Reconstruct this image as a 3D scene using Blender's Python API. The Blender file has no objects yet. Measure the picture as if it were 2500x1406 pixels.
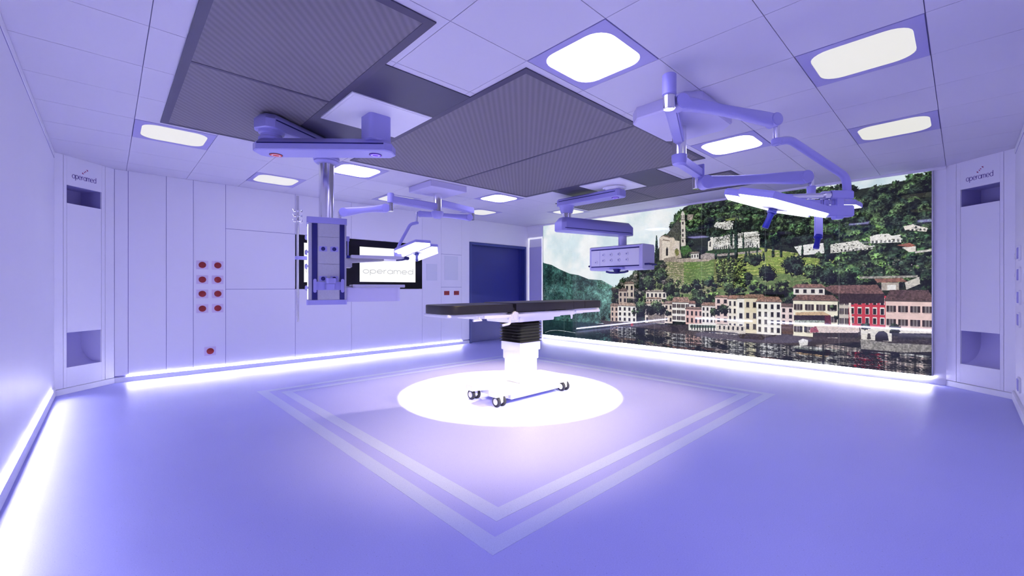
import bpy, bmesh, math, random
import numpy as np
from mathutils import Vector, Matrix

random.seed(7)
SC = bpy.context.scene
COL = SC.collection
PI = math.pi
H = 2.7                       # ceiling height
XA0, XB, YD, YA = -0.43, 7.5, -0.39, 7.36     # room limits
V = Vector
# camera axes, only used to lay the tilted lamp heads out in plan
FW = V((0.68770803, 0.72598737, 0.0))
RT = V((0.72598737, -0.68770803, 0.0))
UP = V((0, 0, 1))

# ------------------------------------------------------------------ materials
def srgb(r, g, b):
    f = lambda c: (c / 255) / 12.92 if c / 255 <= 0.04045 else ((c / 255 + 0.055) / 1.055) ** 2.4
    return (f(r), f(g), f(b), 1.0)

def nt(name):
    m = bpy.data.materials.new(name)
    m.use_nodes = True
    t = m.node_tree
    return m, t, t.nodes['Principled BSDF']

def mat(name, col, rough=0.5, metal=0.0, spec=0.5, noise=0.0, nscale=30.0, bump=0.0, coat=0.0):
    m, t, b = nt(name)
    b.inputs['Roughness'].default_value = rough
    b.inputs['Metallic'].default_value = metal
    b.inputs['Specular IOR Level'].default_value = spec
    b.inputs['Coat Weight'].default_value = coat
    b.inputs['Base Color'].default_value = col
    if noise or bump:
        tc = t.nodes.new('ShaderNodeTexCoord')
        nz = t.nodes.new('ShaderNodeTexNoise')
        nz.inputs['Scale'].default_value = nscale
        nz.inputs['Detail'].default_value = 5
        t.links.new(tc.outputs['Object'], nz.inputs['Vector'])
        if noise:
            mx = t.nodes.new('ShaderNodeMix'); mx.data_type = 'RGBA'
            mx.inputs['A'].default_value = tuple(c * (1 - noise) for c in col[:3]) + (1,)
            mx.inputs['B'].default_value = tuple(min(1, c * (1 + noise)) for c in col[:3]) + (1,)
            t.links.new(nz.outputs['Fac'], mx.inputs['Factor'])
            t.links.new(mx.outputs['Result'], b.inputs['Base Color'])
        if bump:
            bp = t.nodes.new('ShaderNodeBump')
            bp.inputs['Strength'].default_value = bump
            bp.inputs['Distance'].default_value = 0.01
            t.links.new(nz.outputs['Fac'], bp.inputs['Height'])
            t.links.new(bp.outputs['Normal'], b.inputs['Normal'])
    return m

def emit(name, col, strength, base=(0.8, 0.8, 0.8, 1)):
    m, t, b = nt(name)
    b.inputs['Base Color'].default_value = base
    b.inputs['Emission Color'].default_value = col
    b.inputs['Emission Strength'].default_value = strength
    b.inputs['Roughness'].default_value = 0.4
    return m

M = {}
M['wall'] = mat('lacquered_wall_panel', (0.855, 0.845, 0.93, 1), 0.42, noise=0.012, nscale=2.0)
M['gap'] = mat('wall_panel_backing', (0.20, 0.19, 0.42, 1), 0.8)
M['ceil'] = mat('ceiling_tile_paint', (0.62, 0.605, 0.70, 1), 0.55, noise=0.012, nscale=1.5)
M['cgap'] = mat('ceiling_joint', (0.25, 0.24, 0.46, 1), 0.8)
M['white'] = mat('lavender_powder_coat', (0.36, 0.345, 0.72, 1), 0.38, noise=0.01, nscale=8)
M['cover'] = mat('pale_lavender_cover', (0.60, 0.575, 0.83, 1), 0.4, noise=0.01, nscale=8)
M['trimw'] = mat('white_trim', (0.86, 0.86, 0.92, 1), 0.35, noise=0.01, nscale=8)
M['plate'] = mat('white_ceiling_plate', (0.84, 0.83, 0.90, 1), 0.4, noise=0.01, nscale=5)
M['lframe'] = mat('lamp_housing_violet_grey', (0.36, 0.34, 0.62, 1), 0.45, noise=0.02, nscale=5)
M['chrome'] = mat('polished_steel', (0.86, 0.86, 0.88, 1), 0.16, 1.0, noise=0.01, nscale=20)
M['steel'] = mat('brushed_steel', (0.62, 0.61, 0.66, 1), 0.36, 1.0, noise=0.06, nscale=90)
M['galv'] = mat('matt_aluminium_sheet', (0.50, 0.50, 0.56, 1), 0.5, 0.25, noise=0.10, nscale=70)
M['navy'] = mat('navy_plastic', (0.004, 0.004, 0.13, 1), 0.4, noise=0.03, nscale=30)
M['grip'] = mat('blue_silicone_grip', (0.002, 0.005, 0.22, 1), 0.35, noise=0.03, nscale=30)
M['door'] = mat('blue_door_lacquer', (0.022, 0.030, 0.20, 1), 0.45, noise=0.03, nscale=3)
M['doorf'] = mat('blue_door_frame', (0.035, 0.05, 0.22, 1), 0.45, noise=0.03, nscale=3)
M['black'] = mat('black_upholstery', (0.012, 0.011, 0.014, 1), 0.5, noise=0.05, nscale=60)
M['rubber'] = mat('black_rubber', (0.02, 0.02, 0.022, 1), 0.6, noise=0.05, nscale=60)
M['bellow'] = mat('black_bellows', (0.012, 0.012, 0.013, 1), 0.45, noise=0.05, nscale=60)
M['glass'] = mat('black_glass', (0.006, 0.006, 0.009, 1), 0.15, spec=0.3, noise=0.02, nscale=3)
M['red'] = mat('red_cap', (0.26, 0.006, 0.008, 1), 0.45, noise=0.03, nscale=60)
M['outplate'] = mat('pale_outlet_plate', (0.72, 0.62, 0.80, 1), 0.45, noise=0.01, nscale=30)
M['panel'] = mat('grey_blue_control_panel', (0.74, 0.755, 0.85, 1), 0.35, noise=0.01, nscale=10)
M['dark'] = mat('dark_painted_frame', (0.045, 0.040, 0.085, 1), 0.5, noise=0.03, nscale=5)
M['dark2'] = mat('dark_blank_plate', (0.036, 0.034, 0.075, 1), 0.5, noise=0.03, nscale=3)
M['logo'] = mat('violet_grey_lettering', (0.17, 0.13, 0.36, 1), 0.5, noise=0.02, nscale=30)
M['crimson'] = mat('crimson_logo', (0.34, 0.02, 0.12, 1), 0.5, noise=0.02, nscale=30)
M['bright'] = emit('bright_light_diffuser', (0.50, 0.475, 1.0, 1), 9.5)
M['dim'] = emit('soft_light_diffuser', (1.0, 0.99, 0.94, 1), 0.67, (0.05, 0.05, 0.03, 1))
M['lens'] = emit('lamp_lens_glow', (0.92, 0.93, 1.0, 1), 3.0)
M['screen'] = emit('white_screen', (1, 1, 1, 1), 0.88, (0.02, 0.02, 0.02, 1))
M['scrtext'] = emit('grey_screen_text', (0.42, 0.42, 0.44, 1), 0.9, (0.02, 0.02, 0.02, 1))
M['led'] = emit('led_strip_glow', (0.75, 0.74, 1.0, 1), 85.0)
M['led2'] = emit('led_edge_glow', (0.8, 0.8, 1.0, 1), 3.0)
M['glowframe'] = emit('white_frame_glow_for_led_light', (0.95, 0.95, 1.0, 1), 0.5)  # emission stands in for LED strip light falling on the white frame
M['btnr'] = emit('red_ring_button', (0.55, 0.03, 0.02, 1), 0.5, (0.3, 0.01, 0.01, 1))
M['btnv'] = emit('violet_ring_button', (0.16, 0.01, 0.72, 1), 0.6, (0.05, 0.01, 0.3, 1))

def filter_mat():
    m, t, b = nt('ribbed_filter_fabric')
    tc = t.nodes.new('ShaderNodeTexCoord')
    mp = t.nodes.new('ShaderNodeMapping'); mp.inputs['Rotation'].default_value = (0, 0, PI / 4)
    wv = t.nodes.new('ShaderNodeTexWave'); wv.bands_direction = 'X'
    wv.inputs['Scale'].default_value = 7.0; wv.inputs['Distortion'].default_value = 0.0
    t.links.new(tc.outputs['Object'], mp.inputs['Vector']); t.links.new(mp.outputs['Vector'], wv.inputs['Vector'])
    r = t.nodes.new('ShaderNodeValToRGB')
    r.color_ramp.elements[0].color = (0.15, 0.138, 0.165, 1); r.color_ramp.elements[1].color = (0.19, 0.176, 0.205, 1)
    t.links.new(wv.outputs['Fac'], r.inputs['Fac']); t.links.new(r.outputs['Color'], b.inputs['Base Color'])
    bp = t.nodes.new('ShaderNodeBump'); bp.inputs['Strength'].default_value = 0.25; bp.inputs['Distance'].default_value = 0.01
    t.links.new(wv.outputs['Fac'], bp.inputs['Height']); t.links.new(bp.outputs['Normal'], b.inputs['Normal'])
    b.inputs['Roughness'].default_value = 0.7
    return m
M['filter'] = filter_mat()

def floor_mat(name, c, rough):
    m, t, b = nt(name)
    tc = t.nodes.new('ShaderNodeTexCoord')
    big = t.nodes.new('ShaderNodeTexNoise'); big.inputs['Scale'].default_value = 0.9; big.inputs['Detail'].default_value = 4
    fine = t.nodes.new('ShaderNodeTexNoise'); fine.inputs['Scale'].default_value = 160; fine.inputs['Detail'].default_value = 2
    vo = t.nodes.new('ShaderNodeTexVoronoi'); vo.inputs['Scale'].default_value = 34
    for n in (big, fine, vo): t.links.new(tc.outputs['Object'], n.inputs['Vector'])
    mx = t.nodes.new('ShaderNodeMix'); mx.data_type = 'RGBA'
    mx.inputs['A'].default_value = tuple(k * 0.93 for k in c) + (1,); mx.inputs['B'].default_value = tuple(min(1, k * 1.07) for k in c) + (1,)
    t.links.new(big.outputs['Fac'], mx.inputs['Factor'])
    mx2 = t.nodes.new('ShaderNodeMix'); mx2.data_type = 'RGBA'; mx2.blend_type = 'MULTIPLY'; mx2.inputs['Factor'].default_value = 1
    r = t.nodes.new('ShaderNodeValToRGB')
    r.color_ramp.elements[0].position = 0.3; r.color_ramp.elements[0].color = (0.88, 0.88, 0.92, 1)
    r.color_ramp.elements[1].position = 0.7; r.color_ramp.elements[1].color = (1, 1, 1, 1)
    t.links.new(fine.outputs['Fac'], r.inputs['Fac'])
    t.links.new(mx.outputs['Result'], mx2.inputs['A']); t.links.new(r.outputs['Color'], mx2.inputs['B'])
    mx3 = t.nodes.new('ShaderNodeMix'); mx3.data_type = 'RGBA'; mx3.blend_type = 'MULTIPLY'; mx3.inputs['Factor'].default_value = 1
    r2 = t.nodes.new('ShaderNodeValToRGB')
    r2.color_ramp.elements[0].position = 0.04; r2.color_ramp.elements[0].color = (0.55, 0.55, 0.62, 1)
    r2.color_ramp.elements[1].position = 0.085; r2.color_ramp.elements[1].color = (1, 1, 1, 1)
    t.links.new(vo.outputs['Distance'], r2.inputs['Fac'])
    t.links.new(mx2.outputs['Result'], mx3.inputs['A']); t.links.new(r2.outputs['Color'], mx3.inputs['B'])
    t.links.new(mx3.outputs['Result'], b.inputs['Base Color'])
    b.inputs['Roughness'].default_value = rough
    bp = t.nodes.new('ShaderNodeBump'); bp.inputs['Strength'].default_value = 0.10; bp.inputs['Distance'].default_value = 0.004
    t.links.new(fine.outputs['Fac'], bp.inputs['Height']); t.links.new(bp.outputs['Normal'], b.inputs['Normal'])
    return m
M['floor'] = floor_mat('speckled_vinyl_floor', (0.495, 0.505, 0.96), 0.40)
M['stripe'] = floor_mat('pale_blue_inlay', (0.62, 0.68, 0.98), 0.42)

# ------------------------------------------------------------------ mesh helpers
def basis(x, y, z, o=(0, 0, 0)):
    m = Matrix.Identity(4)
    for i, a in enumerate((x, y, z)):
        for k in range(3): m[k][i] = a[k]
    for k in range(3): m[k][3] = o[k]
    return m

class MB:
    def __init__(s): s.bm = bmesh.new(); s.mi = 0
    def _tag(s, verts):
        for f in {f for v in verts for f in v.link_faces}: f.material_index = s.mi
    def box(s, c, size, rot=None, bev=0.0, seg=2):
        m = Matrix.Translation(V(c))
        if rot is not None: m = m @ (rot if isinstance(rot, Matrix) else Matrix.Rotation(rot, 4, 'Z'))
        m = m @ Matrix.Diagonal((size[0], size[1], size[2], 1))
        r = bmesh.ops.create_cube(s.bm, size=1, matrix=m)
        vs = r['verts']; s._tag(vs)
        if bev:
            es = list({e for v in vs for e in v.link_edges})
            rr = bmesh.ops.bevel(s.bm, geom=es, offset=bev, segments=seg, affect='EDGES', clamp_overlap=True, material=s.mi)
        return s
    def bb(s, a, b, bev=0.0):
        a, b = V(a), V(b)
        return s.box((a + b) / 2, [abs(q) for q in (b - a)], None, bev)
    def cyl(s, p0, p1, r0, r1=None, n=28, bev=0.0):
        p0, p1 = V(p0), V(p1); r1 = r0 if r1 is None else r1
        d = p1 - p0
        m = Matrix.Translation((p0 + p1) / 2) @ d.to_track_quat('Z', 'Y').to_matrix().to_4x4()
        r = bmesh.ops.create_cone(s.bm, cap_ends=True, cap_tris=False, segments=n, radius1=r0, radius2=r1, depth=d.length, matrix=m)
        s._tag(r['verts'])
        if bev:
            es = [e for e in {e for v in r['verts'] for e in v.link_edges} if len(e.link_faces) == 2 and any(len(f.verts) > 4 for f in e.link_faces)]
            bmesh.ops.bevel(s.bm, geom=es, offset=bev, segments=3, affect='EDGES', clamp_overlap=True, material=s.mi)
        return s
    def loft(s, rings, caps=True, closed=True):
        R = [[s.bm.verts.new(p) for p in ring] for ring in rings]
        n = len(R[0])
        for a, b in zip(R, R[1:]):
            for i in range(n if closed else n - 1):
                f = s.bm.faces.new((a[i], a[(i + 1) % n], b[(i + 1) % n], b[i])); f.material_index = s.mi
        if caps:
            for ring in (R[0][::-1], R[-1]):
                f = s.bm.faces.new(ring); f.material_index = s.mi
        return s
    def lathe(s, o, prof, n=32, axis=(0, 0, 1)):
        q = V(axis).to_track_quat('Z', 'Y'); o = V(o)
        s.loft([[o + q @ V((max(r, 1e-4) * math.cos(2 * PI * i / n), max(r, 1e-4) * math.sin(2 * PI * i / n), z)) for i in range(n)] for r, z in prof])
        return s
    def tube(s, pts, r, n=16):
        P = [V(p) for p in pts]; rings = []
        up = None
        for i, p in enumerate(P):
            d = (P[min(i + 1, len(P) - 1)] - P[max(i - 1, 0)]).normalized()
            if up is None: up = d.orthogonal().normalized()
            up = (up - d * up.dot(d)).normalized(); sd = d.cross(up)
            rr = r[i] if isinstance(r, (list, tuple)) else r
            rings.append([p + (up * math.cos(2 * PI * k / n) + sd * math.sin(2 * PI * k / n)) * rr for k in range(n)])
        return s.loft(rings)
    def prism(s, poly, z0, z1, m=None):
        m = m or Matrix.Identity(4)
        return s.loft([[m @ V((x, y, z)) for x, y in poly] for z in (z0, z1)])
    def face(s, pts):
        f = s.bm.faces.new([s.bm.verts.new(p) for p in pts]); f.material_index = s.mi
        return s

def smooth_path(pts, rad, k=6):
    P = [V(p) for p in pts]; out = [P[0]]
    for a, b, c in zip(P, P[1:], P[2:]):
        d1, d2 = (a - b), (c - b)
        r = min(rad, d1.length * .45, d2.length * .45)
        s, e = b + d1.normalized() * r, b + d2.normalized() * r
        for i in range(k + 1):
            t = i / k
            out.append(s * (1 - t) ** 2 + b * 2 * t * (1 - t) + e * t * t)
    return out + [P[-1]]

ROOT = {}
def props(o, label=None, cat=None, group=None, kind=None):
    if label: o['label'] = label
    if cat: o['category'] = cat
    if group: o['group'] = group
    if kind: o['kind'] = kind
    return o

def finish(mb, name, mats, origin, ang=35):
    bm = mb.bm
    bmesh.ops.recalc_face_normals(bm, faces=bm.faces[:])
    bmesh.ops.transform(bm, matrix=Matrix.Translation(-V(origin)), verts=bm.verts[:])
    me = bpy.data.meshes.new(name); bm.to_mesh(me); bm.free()
    for m in (mats if isinstance(mats, (list, tuple)) else [mats]): me.materials.append(m if not isinstance(m, str) else M[m])
    me.polygons.foreach_set('use_smooth', [True] * len(me.polygons))
    me.set_sharp_from_angle(angle=math.radians(ang))
    return me

def root(name, loc, label, cat, group=None, kind=None):
    o = bpy.data.objects.new(name, None); COL.objects.link(o)
    o.location = loc; o.empty_display_size = 0.1
    ROOT[o.name] = V(loc)
    return props(o, label, cat, group, kind)

def part(name, mb, mats, parent, label=None, ang=35):
    org = ROOT[parent.name]
    o = bpy.data.objects.new(name, finish(mb, name, mats, org, ang)); COL.objects.link(o)
    o.parent = parent; ROOT[o.name] = org
    if label: o['label'] = label
    return o

def single(name, mb, mats, label, cat, group=None, kind=None, ang=35, origin=None):
    if origin is None:
        vs = [v.co for v in mb.bm.verts]
        origin = V(((min(v.x for v in vs) + max(v.x for v in vs)) / 2, (min(v.y for v in vs) + max(v.y for v in vs)) / 2, min(v.z for v in vs)))
    o = bpy.data.objects.new(name, finish(mb, name, mats, origin, ang)); COL.objects.link(o)
    o.location = origin; ROOT[o.name] = V(origin)
    return props(o, label, cat, group, kind)

def copy_tree(o, loc, label, group=None):
    r = o.copy(); COL.objects.link(r); r.location = loc; r['label'] = label
    if group: r['group'] = group
    for ch in o.children:
        c = ch.copy(); COL.objects.link(c); c.parent = r
        for g in ch.children:
            d = g.copy(); COL.objects.link(d); d.parent = c
    return r

def rrect(w, h, r, n=5):
    out = []
    for cx, cy, a0 in ((w / 2 - r, h / 2 - r, 0), (-w / 2 + r, h / 2 - r, 90), (-w / 2 + r, -h / 2 + r, 180), (w / 2 - r, -h / 2 + r, 270)):
        for i in range(n + 1):
            a = math.radians(a0 + 90 * i / n); out.append((cx + r * math.cos(a), cy + r * math.sin(a)))
    return out

# ------------------------------------------------------------------ lettering (round geometric lowercase)
def arc(cx, cy, r, a0, a1, n=18, ry=None):
    ry = ry or r
    return [(cx + r * math.cos(math.radians(a0 + (a1 - a0) * i / n)), cy + ry * math.sin(math.radians(a0 + (a1 - a0) * i / n))) for i in range(n + 1)]
GL = {
    'o': (1.0, [arc(.5, .5, .5, 0, 360, 28)]),
    'p': (1.0, [arc(.5, .5, .5, 0, 360, 28), [(0, 1), (0, -.5)]]),
    'e': (1.0, [[(0, .5), (1, .5)], arc(.5, .5, .5, 0, 318, 26)]),
    'r': (.45, [[(0, 0), (0, 1)], arc(.42, .55, .42, 180, 85, 10)]),
    'a': (1.0, [arc(.5, .5, .5, 0, 360, 28), [(1, 1), (1, 0)]]),
    'm': (1.3, [[(0, 0), (0, 1)], arc(.325, .62, .325, 180, 0, 14, .38) + [(.65, 0)], arc(.975, .62, .325, 180, 0, 14, .38) + [(1.3, 0)]]),
    'd': (1.0, [arc(.5, .5, .5, 0, 360, 28), [(1, 1.5), (1, 0)]]),
}
def text_width(t, gap): return sum(GL[c][0] for c in t) + gap * (len(t) - 1)
def lettering(mb, text, m, width, sy, stroke, gap=.22, thick=.002):
    """text with its lower left corner at the origin of m, `width` wide, x-height sy"""
    k = width / text_width(text, gap); x = 0
    for c in text:
        w, strokes = GL[c]
        for st in strokes:
            pts = [V(((x + p[0]) * k, p[1] * sy, 0)) for p in st]
            closed = (pts[0] - pts[-1]).length < 1e-5
            L = []
            for i, p in enumerate(pts):
                a = pts[i - 1] if i else (pts[-2] if closed else p)
                b = pts[i + 1] if i < len(pts) - 1 else (pts[1] if closed else p)
                d = (b - a).normalized(); nn = V((-d.y, d.x, 0)) * stroke / 2
                L.append((p + nn, p - nn))
            rings = [[m @ (a + V((0, 0, thick))), m @ (b + V((0, 0, thick))), m @ b, m @ a] for a, b in L]
            mb.loft(rings)
        x += w + gap
    return mb
# ================================================================== THE ROOM
fl = MB().bb((XA0 - .15, YD - .15, -.1), (XB + .15, YA + .15, 0))
single('floor', fl, 'floor', 'pale speckled vinyl floor glowing white under the operating table', 'floor', kind='structure')
def ring(x0, x1, y0, y1, w):
    b = MB(); z = .0015
    b.bb((x0, y0, .0002), (x1, y0 + w, z)); b.bb((x0, y1 - w, .0002), (x1, y1, z))
    b.bb((x0, y0 + w, .0002), (x0 + w, y1 - w, z)); b.bb((x1 - w, y0 + w, .0002), (x1, y1 - w, z))
    return b
single('trim_1', ring(1.254, 5.47, 1.449, 5.62, .100), 'stripe', 'outer pale blue square line inlaid in the floor', 'floor line', kind='structure')
single('trim_2', ring(1.450, 5.26, 1.647, 5.41, .100), 'stripe', 'inner pale blue square line inlaid in the floor', 'floor line', kind='structure')

# --- ceiling
XS = [-.43] + [.173 + .6127 * k for k in range(12)] + [7.5]
YS = [-.39] + [.140 + .6135 * k for k in range(12)] + [7.36]
LIGHTS = [(4, 2, 1, 'bright ceiling light panel nearest above the camera, in front of the dark panels'),
          (8, 2, 1, 'bright ceiling light panel beside the cover of the big surgical lamp'),
          (4, 8, 1, 'bright ceiling light panel behind the steel pole of the left pendant'),
          (8, 8, 1, 'bright ceiling light panel at the far tip of the middle dark ceiling panel'),
          (6, 0, 0, 'largest of the dim ceiling light panels, high at the right'),
          (9, 0, 0, 'dim ceiling light panel above the right-hand wall column'),
          (1, 8, 0, 'dim ceiling light panel at the corner of the left dark ceiling panel'),
          (3, 10, 0, 'dim ceiling light panel near the wall with red buttons, left of the steel pole'),
          (6, 10, 0, 'dim ceiling light panel behind the arms of the far surgical lamp, left one'),
          (9, 10, 0, 'dim ceiling light panel behind the elbow of the far surgical lamp'),
          (11, 8, 0, 'dim ceiling light panel half hidden behind the arm of the far pendant'),
          (3, 0, 1, 'added bright ceiling light panel out of view, for room light'), ]  # last panel is out of view, added for more room light
# cells are (column index in XS, row index in YS); shift so that index 0 is the first full tile
cellx = lambda i: (XS[i], XS[i + 1])
celly = lambda j: (YS[j + 1], YS[j + 2])
lit = {(i, j + 1) for i, j, _, _ in LIGHTS}
ce = MB()
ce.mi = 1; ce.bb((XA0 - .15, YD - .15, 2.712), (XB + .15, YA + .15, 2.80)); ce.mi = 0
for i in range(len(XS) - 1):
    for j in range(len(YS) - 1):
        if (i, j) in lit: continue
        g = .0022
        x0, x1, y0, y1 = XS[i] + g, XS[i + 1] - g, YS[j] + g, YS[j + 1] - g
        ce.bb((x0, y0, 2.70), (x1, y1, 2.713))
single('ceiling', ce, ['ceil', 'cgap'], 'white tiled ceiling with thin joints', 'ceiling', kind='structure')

# --- recessed ceiling lights
def light_parts(r, bright):
    w = .604
    o = V(r.location)
    f = MB(); a = rrect(.50, .50, .12, 6)
    # frame: square plate with a rounded, slightly bulged opening
    outer = []
    n = len(a)
    for x, y in a:
        k = (w / 2) / max(abs(x), abs(y)); outer.append((x * k, y * k))
    z0, z1 = -.002, .012
    R = [[o + V((x, y, z1)) for x, y in outer], [o + V((x, y, z0)) for x, y in outer], [o + V((x, y, z0)) for x, y in a], [o + V((x, y, z1)) for x, y in a]]
    f.loft(R + [R[0]], caps=False)
    part('frame', f, 'lframe', r)
    d = MB().prism([(x * .995, y * .995) for x, y in a], 0, .010, Matrix.Translation(o))
    part('diffuser', d, 'bright' if bright else 'dim', r)
protos = {}
for i, j, bright, lab in LIGHTS:
    cx, cy = sum(cellx(i)) / 2, sum(celly(j)) / 2
    if bright not in protos:
        r = root('ceiling_light', (cx, cy, 2.70), lab, 'ceiling light', 'recessed ceiling light panels')
        light_parts(r, bright); protos[bright] = r
    else:
        copy_tree(protos[bright], (cx, cy, 2.70), lab)

# --- dark air supply panels in the ceiling
Z0, Z1 = 2.692, 2.7
def supply(x0, x1, y0, y1, fw, split, lab):
    r = root('air_supply_panel', ((x0 + x1) / 2, (y0 + y1) / 2, Z1), lab, 'ceiling panel', 'dark ribbed air supply panels')
    f = MB(); b = .028
    fx, fy = fw
    f.bb((x0, y0, Z0), (x1, y0 + fy, Z1)); f.bb((x0, y1 - fy * .6, Z0), (x1, y1, Z1))
    f.bb((x0, y0 + fy, Z0), (x0 + fx, y1 - fy * .6, Z1)); f.bb((x1 - fx, y0 + fy, Z0), (x1, y1 - fy * .6, Z1))
    ax, p = split
    xi0, xi1, yi0, yi1 = x0 + fx, x1 - fx, y0 + fy, y1 - fy * .6
    if ax == 'y':
        f.bb((xi0, p - b / 2, Z0), (xi1, p + b / 2, Z1)); rs = [(xi0, xi1, yi0, p - b / 2), (xi0, xi1, p + b / 2, yi1)]
    else:
        f.bb((p - b / 2, yi0, Z0), (p + b / 2, yi1, Z1)); rs = [(xi0, p - b / 2, yi0, yi1), (p + b / 2, xi1, yi0, yi1)]
    part('frame', f, 'dark', r)
    for a, c, d, e in rs:
        part('filter_screen', MB().bb((a, d, Z0 + .003), (c, e, Z1)), 'filter', r)
supply(.344, 1.346, 2.04, 4.98, (.055, .055), ('y', 3.505), 'dark ribbed ceiling panel at the left, above the big pendant arms')
supply(2.064, 5.006, 2.04, 4.945, (.05, .05), ('x', 3.53), 'large dark ribbed ceiling panel in the middle of the ceiling')
supply(5.76, 6.74, 2.03, 4.965, (.05, .05), ('y', 3.51), 'narrow dark ribbed ceiling panel at the far right, before the mural')
n = 3
for x0, x1 in ((1.346, 2.064), (5.006, 5.76)):
    for y0, y1, wh in ((2.655, 3.185, 'front'), (3.855, 4.375, 'back')):
        single('trim_%d' % n, MB().bb((x0, y0, Z0 + .001), (x1, y1, Z1)), 'dark2',
               'plain dark ceiling plate %s the white plate of the %s pendant' % ('before' if wh == 'front' else 'behind', 'near' if x0 < 3 else 'far'), 'ceiling plate', kind='structure')
        n += 1

# --- back wall with the doors and screens
g = .003
wa = MB(); wa.mi = 1; wa.bb((XA0 - .15, 7.50, 0), (XB + .15, 7.62, 2.72)); [wa.bb((u0, 7.3665, w0), (u1, 7.465, w1)) for u0, u1, w0, w1 in ((.06, 2.18, .07, 2.70), (4.525, 5.69, .07, 2.70), (2.18, 4.525, .07, 1.18), (2.18, 4.525, 2.065, 2.70))]; wa.mi = 0
def wp(x0, x1, z0=.085, z1=2.70, gl=g, gr=g):
    wa.bb((x0 + gl, 7.36, z0 + (g if z0 > .1 else 0)), (x1 - gr, 7.47, z1 - (g if z1 < 2.69 else 0)), .0015)
wp(.06, .191, gr=.003); wp(.191, .572, gl=.003, gr=.0025); wp(.572, .865, gl=.0025, gr=.0025); wp(.865, 1.244, gl=.0025, gr=.003)
wp(1.244, 2.185, .085, 1.182); wp(1.244, 2.185, 1.182, 2.063); wp(1.244, 2.185, 2.063, 2.70)
wp(2.185, 3.099, .085, 1.184, g, .002); wp(2.185, 3.099, 2.061, 2.70, g, .002)
wp(3.099, 4.520, .085, 1.184, .002, .002); wp(3.099, 4.520, 2.061, 2.70, .002, .002)
wp(4.520, 4.969, gl=.002, gr=.0015); wp(4.969, 5.489, .085, 1.217, .0015, .0015); wp(4.969, 5.489, 1.217, 1.90, .0015, .0015); wp(4.969, 5.489, 1.90, 2.70, .0015, .0015)
wp(5.489, 5.698, gl=.0015, gr=0); wp(5.698, 7.448, 2.205, 2.70, 0, 0); wp(7.448, 7.50, gl=0, gr=0)
single('wall_back', wa, ['wall', 'gap'], 'white panelled wall with screens, red buttons and blue door', 'wall', kind='structure')
sk = MB().bb((.06, 7.355, 0), (5.698, 7.47, .066), .004)
single('baseboard_back', sk, 'trimw', 'pale skirting under the panelled wall with screens', 'skirting', kind='structure')
dr = root('door_1', (6.575, 7.40, 0), 'dark blue sliding door in a blue frame beside the mural corner', 'door', kind='structure')
f = MB(); f.bb((5.70, 7.345, 0), (5.757, 7.49, 2.203), .003); f.bb((7.39, 7.345, 0), (7.447, 7.49, 2.203), .003); f.bb((5.757, 7.345, 2.146), (7.39, 7.49, 2.203), .003)
part('door_frame', f, 'doorf', dr)
d = MB(); d.bb((5.757, 7.455, .004), (5.87, 7.49, 2.146)); d.bb((5.873, 7.462, .004), (7.30, 7.49, 2.146)); d.bb((7.303, 7.455, .004), (7.39, 7.49, 2.146))
part('door_leaf', d, 'door', dr)

# --- right wall behind the mural
wb = MB(); wb.mi = 0; wb.bb((7.50, .128, 0), (7.62, YA + .15, 2.72))
single('wall_right', wb, ['wall'], 'white wall carrying the lake landscape mural', 'wall', kind='structure')
single('baseboard_right', MB().bb((7.478, .14, 0), (7.50, 6.825, .078), .006), 'trimw', 'white skirting lit under the mural', 'skirting', kind='structure')
single('trim_7', MB().bb((7.475, .14, 2.665), (7.50, 7.36, 2.70), .002), 'wall', 'thin white trim between mural top and ceiling', 'trim', kind='structure')
# --- the two walls that meet behind the camera
single('wall_left', MB().bb((-.55, YD - .15, 0), (-.43, 6.90, 2.72)), 'wall', 'plain white wall along the left edge', 'wall', kind='structure')
single('baseboard_left', MB().bb((-.43, .1, 0), (-.418, 6.89, .10), .004), 'trimw', 'white skirting lit along the left wall', 'skirting', kind='structure')
t8 = MB().bb((-.43, .1, 2.640), (-.424, 6.89, 2.694), .001); t8.mi = 1; t8.bb((-.43, .1, 2.634), (-.4285, 6.89, 2.640)); t8.bb((-.43, .1, 2.694), (-.4285, 6.89, 2.70))
single('trim_8', t8, ['trimw', 'cgap'], 'pale cove strip between left wall and ceiling', 'trim', kind='structure')
single('wall_near', MB().bb((XA0 - .15, -.51, 0), (7.07, -.39, 2.72)), 'wall', 'plain white wall along the right edge with sockets', 'wall', kind='structure')
single('baseboard_near', MB().bb((.1, -.39, 0), (7.06, -.365, .10), .006), 'trimw', 'white skirting along the right-hand wall with sockets', 'skirting', kind='structure')
t8 = MB().bb((.1, -.39, 2.640), (7.06, -.384, 2.694), .001); t8.mi = 1; t8.bb((.1, -.39, 2.634), (7.06, -.3885, 2.640)); t8.bb((.1, -.39, 2.694), (7.06, -.3885, 2.70))
single('trim_9', t8, ['trimw', 'cgap'], 'pale cove strip between right-hand wall and ceiling', 'trim', kind='structure')
cw = MB(); cm = basis(V((.707, -.707, 0)), V((.707, .707, 0)), UP, (-.165, -.145, 0))
cw.box(cm @ V((0, -.06, 1.35)), (.80, .05, 2.72), cm.to_3x3().to_4x4())
single('wall_corner', cw, 'wall', 'slanted white wall behind the camera', 'wall', kind='structure')

# --- LED strips
def led(a, b, lab): return single('light_strip', MB().bb(a, b), 'led', lab, 'light strip', 'glowing light strips along the walls')
led((.185, 7.3555, .066), (5.50, 7.366, .083), 'glowing light strip above the skirting of the wall with screens')
led((7.470, .27, .080), (7.492, 6.82, .096), 'glowing light strip under the lake landscape mural')
led((-.43, .15, .100), (-.421, 6.62, .118), 'glowing light strip along the foot of the left wall')

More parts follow.
